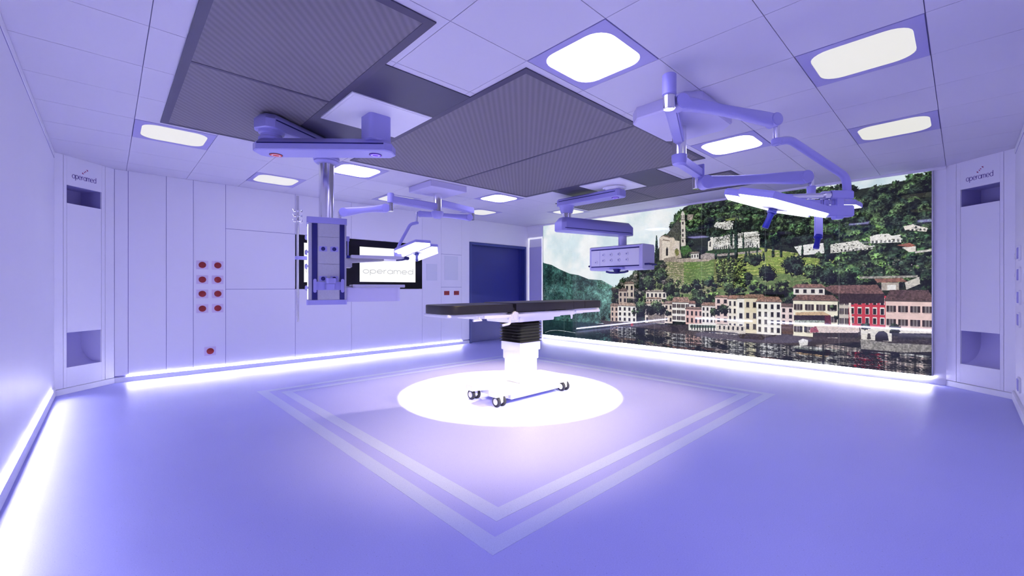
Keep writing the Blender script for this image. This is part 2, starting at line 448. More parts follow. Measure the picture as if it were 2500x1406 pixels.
# --- slanted corner columns with air return openings
def corner(Apt, Bpt, lab, mirror):
    A, B = V((*Apt, 0)), V((*Bpt, 0)); d = (B - A); W = d.length; d.normalize()
    nrm = V((-d.y, d.x, 0)); nrm = nrm if nrm.dot(V((3.5, 3.5, 0)) - A) > 0 else -nrm
    m = basis(d, nrm, UP, A); R = m.to_3x3().to_4x4()
    r = root('air_return_column', (A + B) / 2, lab, 'wall column', 'air return columns')
    def bx(mb, t0, t1, z0, z1, n0=-.02, n1=0.0, bev=.0015):
        mb.box(m @ V(((t0 + t1) / 2, (n0 + n1) / 2, (z0 + z1) / 2)), (t1 - t0, n1 - n0, z1 - z0), R, bev); return mb
    t1, t2, a, b = .1145, .584, .157, .550
    c = MB(); bx(c, 0, t1 - .003, .07, 2.7); bx(c, t2 + .003, W, .07, 2.7)
    bx(c, t1 + .001, a, .07, 2.7); bx(c, b, t2 - .001, .07, 2.7); bx(c, a, b, 2.372, 2.7, bev=0); bx(c, a, b, .07, .297, bev=0)
    part('column_panel', c, 'wall', r)
    part('front_panel', bx(MB(), a + .003, b - .003, .693, 2.165, -.02, -.001), 'wall', r)
    bk = MB(); bx(bk, 0, W, 0.0, .066, -.03, .008, .004); part('plinth', bk, 'trimw', r)
    u = MB(); dp = .27
    bx(u, a - .01, b + .01, 2.372, 2.385, -dp, -.021, 0); bx(u, a - .01, b + .01, 2.14, 2.164, -dp, -.021, 0)
    bx(u, a - .012, a - .001, 2.14, 2.385, -dp, -.021, 0); bx(u, b + .001, b + .012, 2.14, 2.385, -dp, -.021, 0); bx(u, a - .012, b + .012, 2.14, 2.385, -dp - .01, -dp, 0)
    part('upper_opening', u, 'lframe', r)
    lo = MB(); bx(lo, a - .012, a - .001, .285, .72, -dp, -.021, 0); bx(lo, b + .001, b + .012, .285, .72, -dp, -.021, 0); bx(lo, a - .012, b + .012, .692, .72, -dp, -.021, 0)
    prof = [(-.021, .296)] + [(-.03 - (dp - .03) * math.sin(q * PI / 16), .296 + .25 * (1 - math.cos(q * PI / 16))) for q in range(9)] + [(-dp, .70)]
    lo.loft([[m @ V((t, n_, z_)) for t in (a - .002, b + .002)] for n_, z_ in prof], caps=False, closed=False)
    part('lower_opening', lo, 'cover', r)
    # lettering reads left to right for someone standing in the room
    if not mirror: tm = basis(-d, UP, nrm, A + d * .492 + nrm * .0005 + UP * 2.462)
    else: tm = basis(d, UP, nrm, A + d * .222 + nrm * .0005 + UP * 2.455)
    part('lettering', lettering(MB(), 'operamed', tm, .265, .042, .0052), 'logo', r)
    mk = MB(); mk.mi = 0
    mm = tm @ Matrix.Translation((.140, .104, 0)) @ Matrix.Scale(.75, 4)
    for s_ in (1, -1):
        for tri in ([(.042, .040), (.042, .014), (.016, .040)], [(.003, .003), (.018, .000), (.013, .015), (.0, .018)]):
            mk.prism([(x * s_, y * s_) for x, y in tri], 0, .002, mm)
    part('logo_mark', mk, 'crimson', r)
    back = MB(); bx(back, -.2, W + .2, 0, 2.72, -.34, -.30, 0)
    return back
bk = corner((.06, 7.36), (-.43, 6.89), 'slanted white corner column with air openings beside the left wall', False)
single('wall_corner', bk, 'gap', 'hidden backing wall behind the left corner column', 'wall', kind='structure')
bk = corner((7.5, .14), (7.06, -.39), 'slanted white corner column with air openings beside the mural', True)
single('wall_corner', bk, 'gap', 'hidden backing wall behind the right corner column', 'wall', kind='structure')

# --- flat column in the far corner, between door and mural
r = root('air_return_column', (7.49, 7.08, 0), 'narrow column with bright white frame between blue door and mural', 'wall column', 'air return columns')
f = MB()
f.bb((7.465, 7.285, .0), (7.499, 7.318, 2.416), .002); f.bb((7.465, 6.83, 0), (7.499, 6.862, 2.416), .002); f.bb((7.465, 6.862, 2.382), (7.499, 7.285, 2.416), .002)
part('column_frame', f, 'glowframe', r, 'white frame, glow standing in for LED strip light')
part('front_panel', MB().bb((7.478, 6.864, .09), (7.497, 7.283, 2.186), .001), 'cover', r)
part('upper_opening', MB().bb((7.488, 6.862, 2.186), (7.499, 7.285, 2.382)), 'trimw', r)

# --- black glass unit with two screens
r = root('display_unit', (3.35, 7.36, 1.184), 'wide black glass panel with white screens on the back wall', 'screen')
part('glass_front', MB().bb((2.187, 7.358, 1.186), (4.518, 7.47, 2.059), .002), 'glass', r)
def screen(x0, x1, z0, z1, tw, tx):
    s_ = part('screen', MB().bb((x0, 7.355, z0), (x1, 7.3585, z1)), 'screen', r, 'lit white screen with grey lettering')
    tm = basis(V((1, 0, 0)), UP, V((0, -1, 0)), (tx, 7.3548, z0 + .155))
    part('lettering', lettering(MB(), 'operamed', tm, tw, .066, .0085 if tw > .8 else .0065, .26, .0006), 'scrtext', s_)
screen(3.246, 4.368, 1.31, 1.936, 1.00, 3.31)
screen(2.315, 3.00, 1.295, 1.936, .60, 2.345)

# --- red capped outlets
r = root('wall_outlet', (.967, 7.36, 1.524), 'red capped wall outlet, top left of the eight', 'wall outlet', 'red capped wall outlets')
o = V(r.location)
part('plate', MB().box(o + V((0, -.003, 0)), (.137, .006, .122), None, .002), 'outplate', r)
part('cap', MB().lathe(o + V((0, -.005, 0)), [(0, 0), (.043, 0), (.043, .006), (.036, .011), (0, .012)], 32, (0, -1, 0)), 'red', r)
rows = ('top', 'second', 'third', 'bottom')
for ri, z in enumerate((1.524, 1.318, 1.117, .910)):
    for ci, x in enumerate((.967, 1.148)):
        if ri == ci == 0: continue
        copy_tree(r, (x, 7.36, z), 'red capped wall outlet, %s row %s of the eight' % (rows[ri], ('left', 'right')[ci]))
copy_tree(r, (1.058, 7.36, .303), 'single red capped wall outlet low on the panel below the eight others')
# --- red square sockets and flush control panels by the door
for x, w_ in ((5.105, 'left'), (5.352, 'right')):
    single('wall_socket', MB().bb((x - .064, 7.35, 1.053), (x + .064, 7.362, 1.138), .003), 'red', 'red rectangular wall socket beside the blue door, %s of the pair' % w_, 'wall socket', 'red sockets by the door')
for x0, x1, z0, z1, l in ((4.618, 4.872, 1.35, 1.685, 'small flush grey blue control panel beside the black screens'), (5.05, 5.395, 1.365, 1.87, 'larger flush grey blue control panel above the red sockets')):
    single('control_panel', MB().bb((x0, 7.354, z0), (x1, 7.362, z1), .003), 'panel', l, 'control panel', 'flush control panels')
# --- sockets and grilles on the near wall
r = root('power_socket', (6.50, -.39, 1.542), 'white double socket on the right-hand wall, top of five', 'power socket', 'white sockets on the right-hand wall')
o = V(r.location)
part('cover', MB().box(o + V((0, .008, 0)), (.15, .016, .145), None, .004), 'trimw', r)
for s_ in (-.035, .035): part('socket_insert', MB().box(o + V((s_, .018, 0)), (.05, .008, .11), None, .002), 'white', r)
for z, w_ in ((1.33, 'second'), (1.107, 'third'), (.888, 'fourth'), (.248, 'lowest, near the skirting,')): copy_tree(r, (6.50, -.39, z), 'white double socket on the right-hand wall, %s of five' % w_)
for z, w_ in ((1.538, 'top'), (1.326, 'middle'), (1.109, 'bottom')):
    b = MB(); b.box((6.97, -.386, z), (.07, .008, .075), None, .002)
    for q in range(4): b.box((6.97, -.380, z - .024 + q * .016), (.05, .006, .007), None, .001)
    single('switch_plate', b, 'trimw', 'small white grille plate on the right-hand wall, %s of three' % w_, 'wall plate', 'small grille plates')
# ================================================================== EQUIPMENT
def pt(lat, d, z): return FW * d + RT * lat + UP * z

def arm_beam(mb, a, b, w, zb, zt, ext0=.12, ext1=.12, cut=.05, top_in=.03, side=.6):
    """horizontal pendant arm: chamfered plan, sides that lean in towards the top"""
    a, b = V((a.x, a.y, 0)), V((b.x, b.y, 0)); d = (b - a).normalized(); n = V((-d.y, d.x, 0))
    p0, p1 = a - d * ext0, b + d * ext1
    def plan(i, z):
        hw = w / 2 - i; L = [(p0, i + cut, hw, 0), (p0, i, hw - cut, 0)]
        pts = [p0 + d * (cut + i) + n * hw, p0 + d * i + n * (hw - cut), p0 + d * i - n * (hw - cut), p0 + d * (cut + i) - n * hw,
               p1 - d * (cut + i) - n * hw, p1 - d * i - n * (hw - cut), p1 - d * i + n * (hw - cut), p1 - d * (cut + i) + n * hw]
        return [q + UP * z for q in pts]
    h = zt - zb
    mb.loft([plan(.008, zb), plan(0, zb + .008), plan(0, zb + h * side), plan(top_in, zt - .006), plan(top_in + .006, zt)])
    return d, n, p0, p1

def stripe_for(mb, a, b, w, z, ext0, ext1, sides=(1, -1), h=.010):
    a, b = V((a.x, a.y, 0)), V((b.x, b.y, 0)); d = (b - a).normalized(); n = V((-d.y, d.x, 0))
    L = (b - a).length + ext0 + ext1 - .12; c = (a - d * ext0 + b + d * ext1) / 2
    for s in sides:
        mb.box(c + n * s * (w / 2) + UP * z, (L, .006, h), basis(d, n, UP))
    return mb

def button(parent, c, key, lab):
    part('brake_ring', MB().lathe(c, [(0, 0), (.054, 0), (.054, .004), (0, .004)], 36, (0, 0, -1)), 'dark' if key == 'btnr' else 'navy', parent)
    part('brake_button', MB().lathe(c + V((0, 0, -.0035)), [(0, 0), (.047, 0), (.047, .003), (0, .003)], 36, (0, 0, -1)), key, parent, lab)
    part('brake_cover', MB().lathe(c + V((0, 0, -.006)), [(.028, 0), (.036, 0), (.036, .002), (.028, .002), (.028, 0)], 36, (0, 0, -1)), 'trimw', parent)

# ------------------------------------------------------------------ near (left) pendant
P = root('supply_pendant', (1.70, 3.52, 2.69), 'large ceiling pendant with steel pole and upright service column at the left', 'ceiling pendant')
mp = MB(); mp.bb((1.352, 3.19, 2.687), (2.060, 3.865, 2.699)); mp.bb((1.372, 3.21, 2.684), (2.040, 3.845, 2.688), .0015); part('ceiling_plate', mp, 'plate', P)
c = MB(); c.prism([(x + 1.70, y + 3.52) for x, y in rrect(.20, .20, .035)], 2.47, 2.686); c.lathe((1.70, 3.52, 2.462), [(.0, 0), (.112, 0), (.112, .014), (.1, .02), (0, .02)]); part('ceiling_column', c, 'white', P)
a0, a1 = pt(-1.187, 3.725, 0), pt(-2.085, 3.70, 0)
b = MB(); arm_beam(b, a0, a1, .225, 2.365, 2.475, .155, .125)
am = part('arm', b, 'white', P, 'lower violet lit arm with red and violet buttons')
part('stripe', stripe_for(MB(), a0, a1, .225, 2.424, .155, .125), 'navy', am)
button(am, pt(-2.065, 3.735, 2.3655), 'btnr', 'red ring button'); button(am, pt(-1.195, 3.735, 2.3655), 'btnv', 'violet ring button')
nk = MB(); nk.lathe((a1.x, a1.y, 2.47), [(0, 0), (.1, 0), (.1, .02), (.085, .03), (.085, .05), (.1, .06), (.1, .085), (0, .085)], 36); part('swivel_joint', nk, 'white', P)
pole = pt(-1.891, 4.35, 0)
b = MB(); arm_beam(b, a1, pole, .225, 2.55, 2.682, .12, .13)
am2 = part('arm', b, 'white', P, 'upper arm running back to the steel pole'); part('stripe', stripe_for(MB(), a1, pole, .225, 2.62, .12, .13), 'navy', am2)
fl = MB(); fl.lathe((pole.x, pole.y, 2.462), [(0, 0), (.095, 0), (.118, .018), (.118, .032), (.125, .036), (.125, .06), (.105, .085), (.105, .095), (0, .095)], 40); part('pole_flange', fl, 'white', P)
part('pole', MB().cyl((pole.x, pole.y, 1.87), (pole.x, pole.y, 2.47), .072, n=40), 'chrome', P, 'polished steel pole')
th = math.radians(26)
hr = RT * math.cos(th) + FW * math.sin(th); hb = FW * math.cos(th) - RT * math.sin(th)    # right along the face, back into it
hm = basis(hr, hb, UP, (pole.x, pole.y, 0)); hR = hm.to_3x3().to_4x4()
def hbx(mb, x0, x1, y0, y1, z0, z1, bev=.002):
    return mb.box(hm @ V(((x0 + x1) / 2, (y0 + y1) / 2, (z0 + z1) / 2)), (x1 - x0, y1 - y0, z1 - z0), hR, bev)
W2, D2 = .178, .15
part('body', hbx(MB(), -W2 + .008, W2, -D2 + .004, D2, 1.075, 1.86, .004), 'galv', P)
cp = MB(); cp.prism(rrect(2 * W2 + .012, 2 * D2 + .016, .02), 1.835, 1.895, hm); part('end_cap', cp, 'white', P); cp = MB(); cp.prism(rrect(2 * W2 + .012, 2 * D2 + .016, .02), 1.035, 1.082, hm); part('end_cap', cp, 'white', P)
fpn = MB()
for z0, z1 in ((1.084, 1.205), (1.209, 1.435), (1.439, 1.70), (1.704, 1.833)): hbx(fpn, -.085, .112, -D2 - .003, -D2 + .006, z0, z1, .001)
fp = part('front_panel', fpn, 'galv', P)
for s0, s1 in ((-.137, -.088), (.115, .160)): part('rail_strip', hbx(MB(), s0, s1, -D2 - .004, -D2 + .006, 1.084, 1.833, .001), 'navy', P)
for z in (1.585, 1.292):
    for x in (-.037, .064):
        part('outlet_plate', hbx(MB(), x - .036, x + .036, -D2 - .007, -D2 - .002, z - .025, z + .025, .002), 'white', fp)
        k = MB(); k.lathe(hm @ V((x, -D2 - .006, z)), [(.012, .002), (.016, .006), (.019, .006), (.019, 0)], 24, -hb); k.lathe(hm @ V((x, -D2 - .006, z)), [(0, .004), (.009, .004), (.009, 0)], 20, -hb)
        part('outlet_ring', k, 'navy', fp)
br = MB()
hbx(br, -.125, .145, -D2 - .022, -D2 - .006, 1.180, 1.262, .003)
for x in (-.110, .140):
    m2 = hm @ Matrix.Translation((x, -D2 - .024, 1.222)) @ Matrix.Rotation(PI / 2, 4, 'X')
    br.prism(rrect(.030, .135, .0149, 8), -.008, .012, m2)
cb = part('rail_clamp', br, 'white', P)
kb = MB(); kb.prism([(x + .03, y - D2 - .065) for x, y in rrect(.09, .10, .03)], 1.243, 1.296, hm); kb.prism([(x + .022, y - D2 - .05) for x, y in rrect(.085, .07, .02)], 1.188, 1.238, hm)
part('clamp_knob', kb, 'white', cb)
ls = MB()
for z0, z1 in ((1.09, 1.19), (1.215, 1.40), (1.425, 1.54), (1.565, 1.82)): hbx(ls, -W2 + .001, -W2 + .010, -D2 + .01, -D2 + .04, z0, z1, .002)
part('light_edge', ls, 'led2', P, 'glowing left edge')
for z in (1.20, 1.413, 1.552, 1.70): part('side_knob', MB().lathe(hm @ V((-W2 + .006, -.06, z)), [(0, .028), (.018, .026), (.026, .016), (.026, 0), (0, 0)], 24, -hr), 'white', P)
# shelf, drawer and rods on the right side of the head
sh = MB(); hbx(sh, W2 + .045, .765, -.14, .20, 1.504, 1.536, .004); part('shelf', sh, 'steel', P)
sb = MB(); hbx(sb, W2 - .01, W2 + .06, -.09, .10, 1.41, 1.505, .006)
sb.loft([[hm @ V(q) for q in r_] for r_ in ([(W2 + .05, -.06, 1.462), (W2 + .05, .08, 1.462), (W2 + .05, .08, 1.505), (W2 + .05, -.06, 1.505)], [(.56, -.06, 1.490), (.56, .08, 1.490), (.56, .08, 1.505), (.56, -.06, 1.505)])])
part('shelf_bracket', sb, 'galv', P)
kk = MB(); kk.cyl(hm @ V((.755, -.15, 1.516)), hm @ V((.805, -.15, 1.516)), .020, bev=.006); kk.tube([hm @ V((.67, -.145, 1.492)), hm @ V((.73, -.15, 1.497)), hm @ V((.77, -.15, 1.507))], .008); part('shelf_handle', kk, 'navy', P)
rd = MB(); rd.cyl(hm @ V((W2 + .018, -.10, 1.52)), hm @ V((W2 + .018, -.10, 1.70)), .008); rd.box(hm @ V((W2 + .018, -.10, 1.70)), (.03, .02, .05), hR, .003); part('side_rod', rd, 'white', P)
part('rod_holder', hbx(MB(), W2 - .004, W2 + .04, -.125, -.075, 1.505, 1.53, .004), 'grip', P)
tp = MB(); hbx(tp, W2 + .06, .765, -.14, .22, 1.205, 1.236, .004); part('drawer_shelf', tp, 'steel', P)
dw = MB(); dw.prism([(x + .435, y + .035) for x, y in rrect(.58, .32, .06, 6)], 1.06, 1.205, hm); dwo = part('drawer', dw, 'cover', P)
hbx(k2 := MB(), W2 - .01, W2 + .10, -.08, .10, 1.09, 1.22, .006); part('drawer_bracket', k2, 'galv', P)
# infusion rail on the left
iv = MB(); q = hm @ V((-.262, -.06, 0)); iv.cyl((q.x, q.y, .87), (q.x, q.y, 2.10), .012, n=20); part('infusion_rail', iv, 'steel', P)
ck = MB(); hbx(ck, -.285, -W2 + .02, -.085, -.035, 1.478, 1.512, .004); part('rail_arm', ck, 'white', P)
hk = MB()
for z in (1.85, 1.90, 1.95):
    for ang_ in (0, PI / 2):
        v_ = V((math.cos(ang_ + .4), math.sin(ang_ + .4), 0)); c0 = V((q.x, q.y, z))
        hk.tube([c0 - v_ * .055 + UP * .018, c0 - v_ * .048, c0 + v_ * .048, c0 + v_ * .055 + UP * .018], .0045, 8)
    hk.cyl((q.x, q.y, z - .008), (q.x, q.y, z + .008), .017, n=16)
part('bottle_hook', hk, 'chrome', P)

# ------------------------------------------------------------------ far pendant
Q = root('supply_pendant', (5.41, 3.52, 2.69), 'smaller ceiling pendant with horizontal service beam hanging before the mural', 'ceiling pendant')
mp = MB(); mp.bb((5.02, 3.175, 2.687), (5.725, 3.865, 2.699)); mp.bb((5.04, 3.195, 2.684), (5.705, 3.845, 2.688), .0015); part('ceiling_plate', mp, 'plate', Q)
c = MB(); c.lathe((5.41, 3.52, 2.635), [(0, 0), (.13, 0), (.13, .015), (.15, .02), (.17, .024), (.17, .034), (.15, .038), (.15, .05), (0, .05)], 40)
for i in range(8):
    a_ = i * PI / 4; c.cyl((5.41 + .158 * math.cos(a_), 3.52 + .158 * math.sin(a_), 2.648), (5.41 + .158 * math.cos(a_), 3.52 + .158 * math.sin(a_), 2.662), .012, n=10)
part('ceiling_flange', c, 'trimw', Q)
a0, a1 = V((5.41, 3.52, 0)), V((5.41, 4.42, 0))
b = MB(); arm_beam(b, a0, a1, .22, 2.525, 2.64, .14, .14, .03, .012, .75)
am = part('arm', b, 'white', Q, 'upper arm under the ceiling plate'); part('stripe', stripe_for(MB(), a0, a1, .22, 2.595, .14, .14), 'navy', am)
button(am, V((5.40, 3.50, 2.5255)), 'btnv', 'violet ring button')
c = MB(); c.lathe((5.41, 4.42, 2.405), [(0, 0), (.078, 0), (.092, .006), (.108, .06), (.115, .10), (.135, .125), (0, .125)], 40); part('swivel_joint', c, 'white', Q)
part('pole', MB().cyl((5.41, 4.42, 2.33), (5.41, 4.42, 2.41), .078, n=36), 'chrome', Q)
hp = V((6.60, 4.13, 0))
b = MB(); arm_beam(b, a1, hp, .30, 2.115, 2.335, .17, .16, .055, .05, .62)
am = part('arm', b, 'white', Q, 'lower arm tapering back to the service beam')
part('stripe', stripe_for(MB(), a1, hp, .30, 2.155, .20, .13, (-1,)), 'navy', am)
part('pole', MB().cyl((hp.x, hp.y, 1.92), (hp.x, hp.y, 2.12), .072, n=36), 'cover', Q)
b = MB()
prof = [(6.42, 1.53), (6.45, 1.515), (6.80, 1.515), (6.82, 1.55), (6.82, 1.90), (6.79, 1.94), (6.45, 1.94), (6.42, 1.925)]
b.loft([[V((x, y, z)) for x, z in prof] for y in (3.64, 4.70)]); part('service_beam', b, 'cover', Q)
fp = part('front_panel', MB().bb((6.416, 3.70, 1.585), (6.422, 4.665, 1.875), .001), 'plate', Q)
part('rail_strip', MB().bb((6.412, 3.70, 1.872), (6.421, 4.665, 1.892), .001), 'navy', Q); part('rail_strip', MB().bb((6.412, 3.70, 1.568), (6.421, 4.665, 1.588), .001), 'navy', Q)
part('panel_divider', MB().bb((6.414, 4.475, 1.588), (6.4165, 4.478, 1.872)), 'lframe', fp)
for y, z in [(4.555, 1.66)] + [(y, z) for y in (4.40, 4.243, 4.085, 3.928) for z in (1.785, 1.685)]:
    k = MB().lathe((6.416, y, z), [(0, .006), (.012, .006), (.016, .020), (.028, .018), (.030, 0), (0, 0)], 28, (-1, 0, 0)); part('outlet', k, 'trimw', fp)
    part('outlet_core', MB().lathe((6.409, y, z), [(0, .004), (.011, .004), (.011, 0), (0, 0)], 20, (-1, 0, 0)), 'lframe', fp)
for y0, y1 in ((3.565, 3.625), (4.715, 4.775)):
    part('handle_bar', MB().tube([(6.50, (3.64 if y0 < 4 else 4.70), 1.60), (6.50, (y0 if y0 < 4 else y1), 1.60), (6.74, (y0 if y0 < 4 else y1), 1.60), (6.74, (3.64 if y0 < 4 else 4.70), 1.60)], .017, 12), 'navy', Q)
hd = MB(); hd.bb((6.35, 3.97, 1.525), (6.44, 4.24, 1.560), .006); bk = part('handle_bracket', hd, 'white', Q)
hd = MB(); hd.cyl((6.385, 4.105, 1.47), (6.385, 4.105, 1.528), .045, .07); hd.tube([(6.385, 3.89, 1.487), (6.385, 3.96, 1.470), (6.385, 4.105, 1.463), (6.385, 4.25, 1.470), (6.385, 4.32, 1.487)], .018, 14); part('handle', hd, 'navy', bk)

# ------------------------------------------------------------------ surgical lamps
def spring_arm(mb, p0, p1, r0, r1, w):
    p0, p1 = V(p0), V(p1); d = (p1 - p0); L = d.length; d.normalize(); s = V((d.y, -d.x, 0)).normalized(); u = s.cross(d).normalized()
    if u.z < 0: u = -u
    rings = []
    for i in range(13):
        t = i / 12; r = r0 + (r1 - r0) * t
        hgt = r * (.98 - .30 * math.sin(PI * min(1, t * 1.15)) ** 1.0)
        c = p0 + d * (L * t) + u * (r * .10 * math.sin(PI * t))
        rings.append([c + s * (x * w / 2) + u * (z * hgt) for x, z in [(math.copysign(abs(math.cos(a)) ** .55, math.cos(a)), math.copysign(abs(math.sin(a)) ** .55, math.sin(a))) for a in [2 * PI * k / 20 for k in range(20)]]])
    mb.loft(rings)
    for p, r in ((p0, r0), (p1, r1)): mb.cyl(p - s * (w / 2 + .006), p + s * (w / 2 + .006), r, n=32, bev=.004)
    return mb

def lamp_head(parent, c, U, Nv, half=.36, lab=None, rise=0.0):
    U, Nv = V(U).normalized(), V(Nv); Nv = (Nv - U * Nv.dot(U)).normalized(); Wv = Nv.cross(U).normalized()
    if Wv.z > 0: Wv = -Wv
    m = basis(U, Wv, -Nv, c)
    if m.to_3x3().determinant() < 0: m = basis(U, -Wv, -Nv, c)
    h = part('lamp_head', MB().cyl(m @ V((0, 0, .015)), m @ V((0, 0, .065)), .07, .055, n=32, bev=.006), 'white', parent, lab)
    for s in (1, -1):
        poly = [(-half * .84, .010 * s), (half * .84, .010 * s), (half, .075 * s), (half * .62, .235 * s), (-half * .62, .235 * s), (-half, .075 * s)]
        body = MB(); ins = [(x * .955, y * .955 + .004 * s) for x, y in poly]
        R = [[m @ V((x, y, z)) for x, y in pp] for pp, z in ((poly, 0), (poly, .034), (ins, .05))]
        body.loft(R); part('housing', body, 'white', h)
        lens = MB().prism([(x * .965, y * .965 + .0045 * s) for x, y in poly], -.004, .001, m)
        part('lens', lens, 'lens', h, 'glowing white lens')
    hs = MB(); hs.box(m @ V((0, 0, -.014)), (.15, .10, .020), m.to_3x3().to_4x4(), .004)
    part('handle_socket', hs, 'trimw', h)
    return h, m

def grip(parent, p0, p1, r=.026):
    p0, p1 = V(p0), V(p1); L = (p1 - p0).length
    k = MB(); k.lathe(p0, [(0, 0), (r * 1.25, 0), (r * 1.25, L * .12), (r * 1.35, L * .14), (r * 1.35, L * .22), (r * .95, L * .26), (r * .82, L * .5), (r * .95, L * .86), (r * .9, L * .97), (0, L)], 28, p1 - p0)
    return part('handle', k, 'grip', parent, 'blue grip')

# big lamp at the right
A_ = root('surgical_lamp', (3.62, 1.70, 2.70), 'large two-armed surgical lamp at the right, in front of the mural', 'surgical lamp')
c = MB(); cc = [(3.19, 1.46), (3.29, 1.36), (3.88, 1.36), (3.98, 1.46), (3.98, 1.86), (3.88, 1.955), (3.29, 1.955), (3.19, 1.86)]
c.loft([[V((x, y, z)) for x, y in cc] for z in (2.699, 2.612)] + [[V((3.585 + (x - 3.585) * .97, 1.657 + (y - 1.657) * .97, 2.60)) for x, y in cc]]); part('ceiling_cover', c, 'cover', A_)
part('column', MB().cyl((3.62, 1.70, 2.34), (3.62, 1.70, 2.605), .058, n=36), 'chrome', A_, 'polished steel column')
c = MB(); c.lathe((3.62, 1.70, 2.262), [(0, 0), (.035, .002), (.057, .02), (.064, .06), (.064, .095), (0, .095)], 36); part('hub_cup', c, 'white', A_)
def flat_arm(mb, a, b, w, h):
    a, b = V(a), V(b); d = (b - a); L = d.length; d.normalize(); n = V((-d.y, d.x, 0)).normalized()
    return mb.box((a + b) / 2, (L, w, h), basis(d, n, d.cross(n)), .012, 3)
e1 = pt(1.071, 2.906, 0)
part('extension_arm', flat_arm(MB(), (3.62, 1.70, 2.485), (e1.x, e1.y, 2.485), .085, .075), 'white', A_)
part('arm_cap', MB().cyl((e1.x, e1.y, 2.508), (e1.x, e1.y, 2.653), .046, n=36, bev=.006), 'white', A_)
c = MB(); c.cyl((e1.x, e1.y, 2.415), (e1.x, e1.y, 2.51), .040, n=32, bev=.006); part('elbow', c, 'chrome', A_)
sa, sb_ = pt(1.155, 2.93, 2.470), pt(1.898, 3.10, 2.415)
part('spring_arm', spring_arm(MB(), sa, sb_, .052, .046, .075), 'white', A_)
dp = pt(1.925, 3.105, 0)
c = MB(); c.cyl((dp.x, dp.y, 2.275), (dp.x, dp.y, 2.44), .021, n=28, bev=.006); part('drop_rod', c, 'chrome', A_)
tb = smooth_path([(dp.x, dp.y, 2.262), pt(2.03, 3.12, 2.285), pt(2.50, 3.19, 2.03), pt(2.512, 3.20, 1.90)], .12, 8)
c = MB(); c.cyl((dp.x, dp.y, 2.24), (dp.x, dp.y, 2.285), .036, n=28, bev=.006); c.tube(tb, .028, 18); part('bent_tube', c, 'white', A_)
c = MB(); rm = basis(RT, FW, UP)
c.box(pt(2.455, 3.20, 1.893), (.175, .07, .066), rm, .008); c.box(pt(2.440, 3.20, 1.80), (.06, .06, .17), rm, .006); c.box(pt(2.44, 3.20, 1.775), (.21, .07, .085), rm, .008); c.box(pt(2.345, 3.20, 1.80), (.05, .035, .13), rm, .006)
part('yoke', c, 'white', A_)
c = MB(); c.cyl(pt(2.375, 3.20, 1.893), pt(2.05, 3.16, 1.872), .022, n=24); c.cyl(pt(2.375, 3.20, 1.893), pt(2.32, 3.193, 1.890), .033, n=24, bev=.004); part('yoke_rod', c, 'chrome', A_)
c = MB(); c.box(pt(2.02, 3.158, 1.862), (.10, .05, .06), rm, .008); c.cyl(pt(2.0, 3.155, 1.80), pt(2.0, 3.155, 1.865), .03); part('head_bracket', c, 'white', A_)
U = RT * .967 + FW * .20 - UP * .19
h, hmA = lamp_head(A_, pt(1.944, 3.15, 1.805), U, -UP - RT * .19 + FW * .16, .385, 'front lamp head with two glowing panels')
grip(h, hmA @ V((-.01, 0, -.024)), hmA @ V((-.03, 0, -.175)), .024)
# second arm
e2 = pt(1.808, 4.14, 0)
c = MB(); flat_arm(c, (3.62, 1.70, 2.315), (e2.x, e2.y, 2.315), .09, .085); c.box((e2.x, e2.y, 2.325), (.02, .11, .14), basis((V((e2.x, e2.y, 0)) - V((3.62, 1.70, 0))).normalized(), UP.cross((V((e2.x, e2.y, 0)) - V((3.62, 1.70, 0))).normalized()), UP), .004); part('extension_arm', c, 'white', A_)
e2b = pt(1.80, 4.17, 0)
part('elbow', MB().cyl((e2b.x, e2b.y, 2.165), (e2b.x, e2b.y, 2.285), .036, n=32, bev=.006), 'chrome', A_)
sa, sb_ = pt(1.862, 4.11, 2.215), pt(2.880, 4.20, 2.288)
part('spring_arm', spring_arm(MB(), sa, sb_, .064, .062, .085), 'white', A_)
dq = pt(2.955, 4.215, 0)
part('drop_rod', MB().cyl((dq.x, dq.y, 2.19), (dq.x, dq.y, 2.345), .028, n=28, bev=.006), 'chrome', A_)
c = MB(); c.cyl((dq.x, dq.y, 2.10), (dq.x, dq.y, 2.205), .036, .040, n=28, bev=.006); c.cyl((dq.x, dq.y, 2.04), (dq.x, dq.y, 2.12), .03, n=24); part('drop_sleeve', c, 'white', A_)
hc = pt(3.115, 4.33, 2.0)
c = MB(); c.tube(smooth_path([(dq.x, dq.y, 2.06), (dq.x, dq.y, 2.045), hc + UP * .055], .04), .026, 14); part('head_bracket', c, 'white', A_)
h, hmB = lamp_head(A_, hc, RT * .97 - FW * .22 - UP * .03, -UP, .345, 'second lamp head half hidden behind the front one')
pl_ = pt(3.045, 4.24, 0)
c = MB(); c.box((pl_.x, pl_.y, 1.855), (.082, .02, .30), rm, .006); c.box((hc.x * .5 + pl_.x * .5, hc.y * .5 + pl_.y * .5, 1.98), (.07, .13, .02), rm, .004); part('handle_plate', c, 'white', h)
grip(h, (pl_.x, pl_.y, 1.725), pt(3.005, 4.22, 1.585), .028)

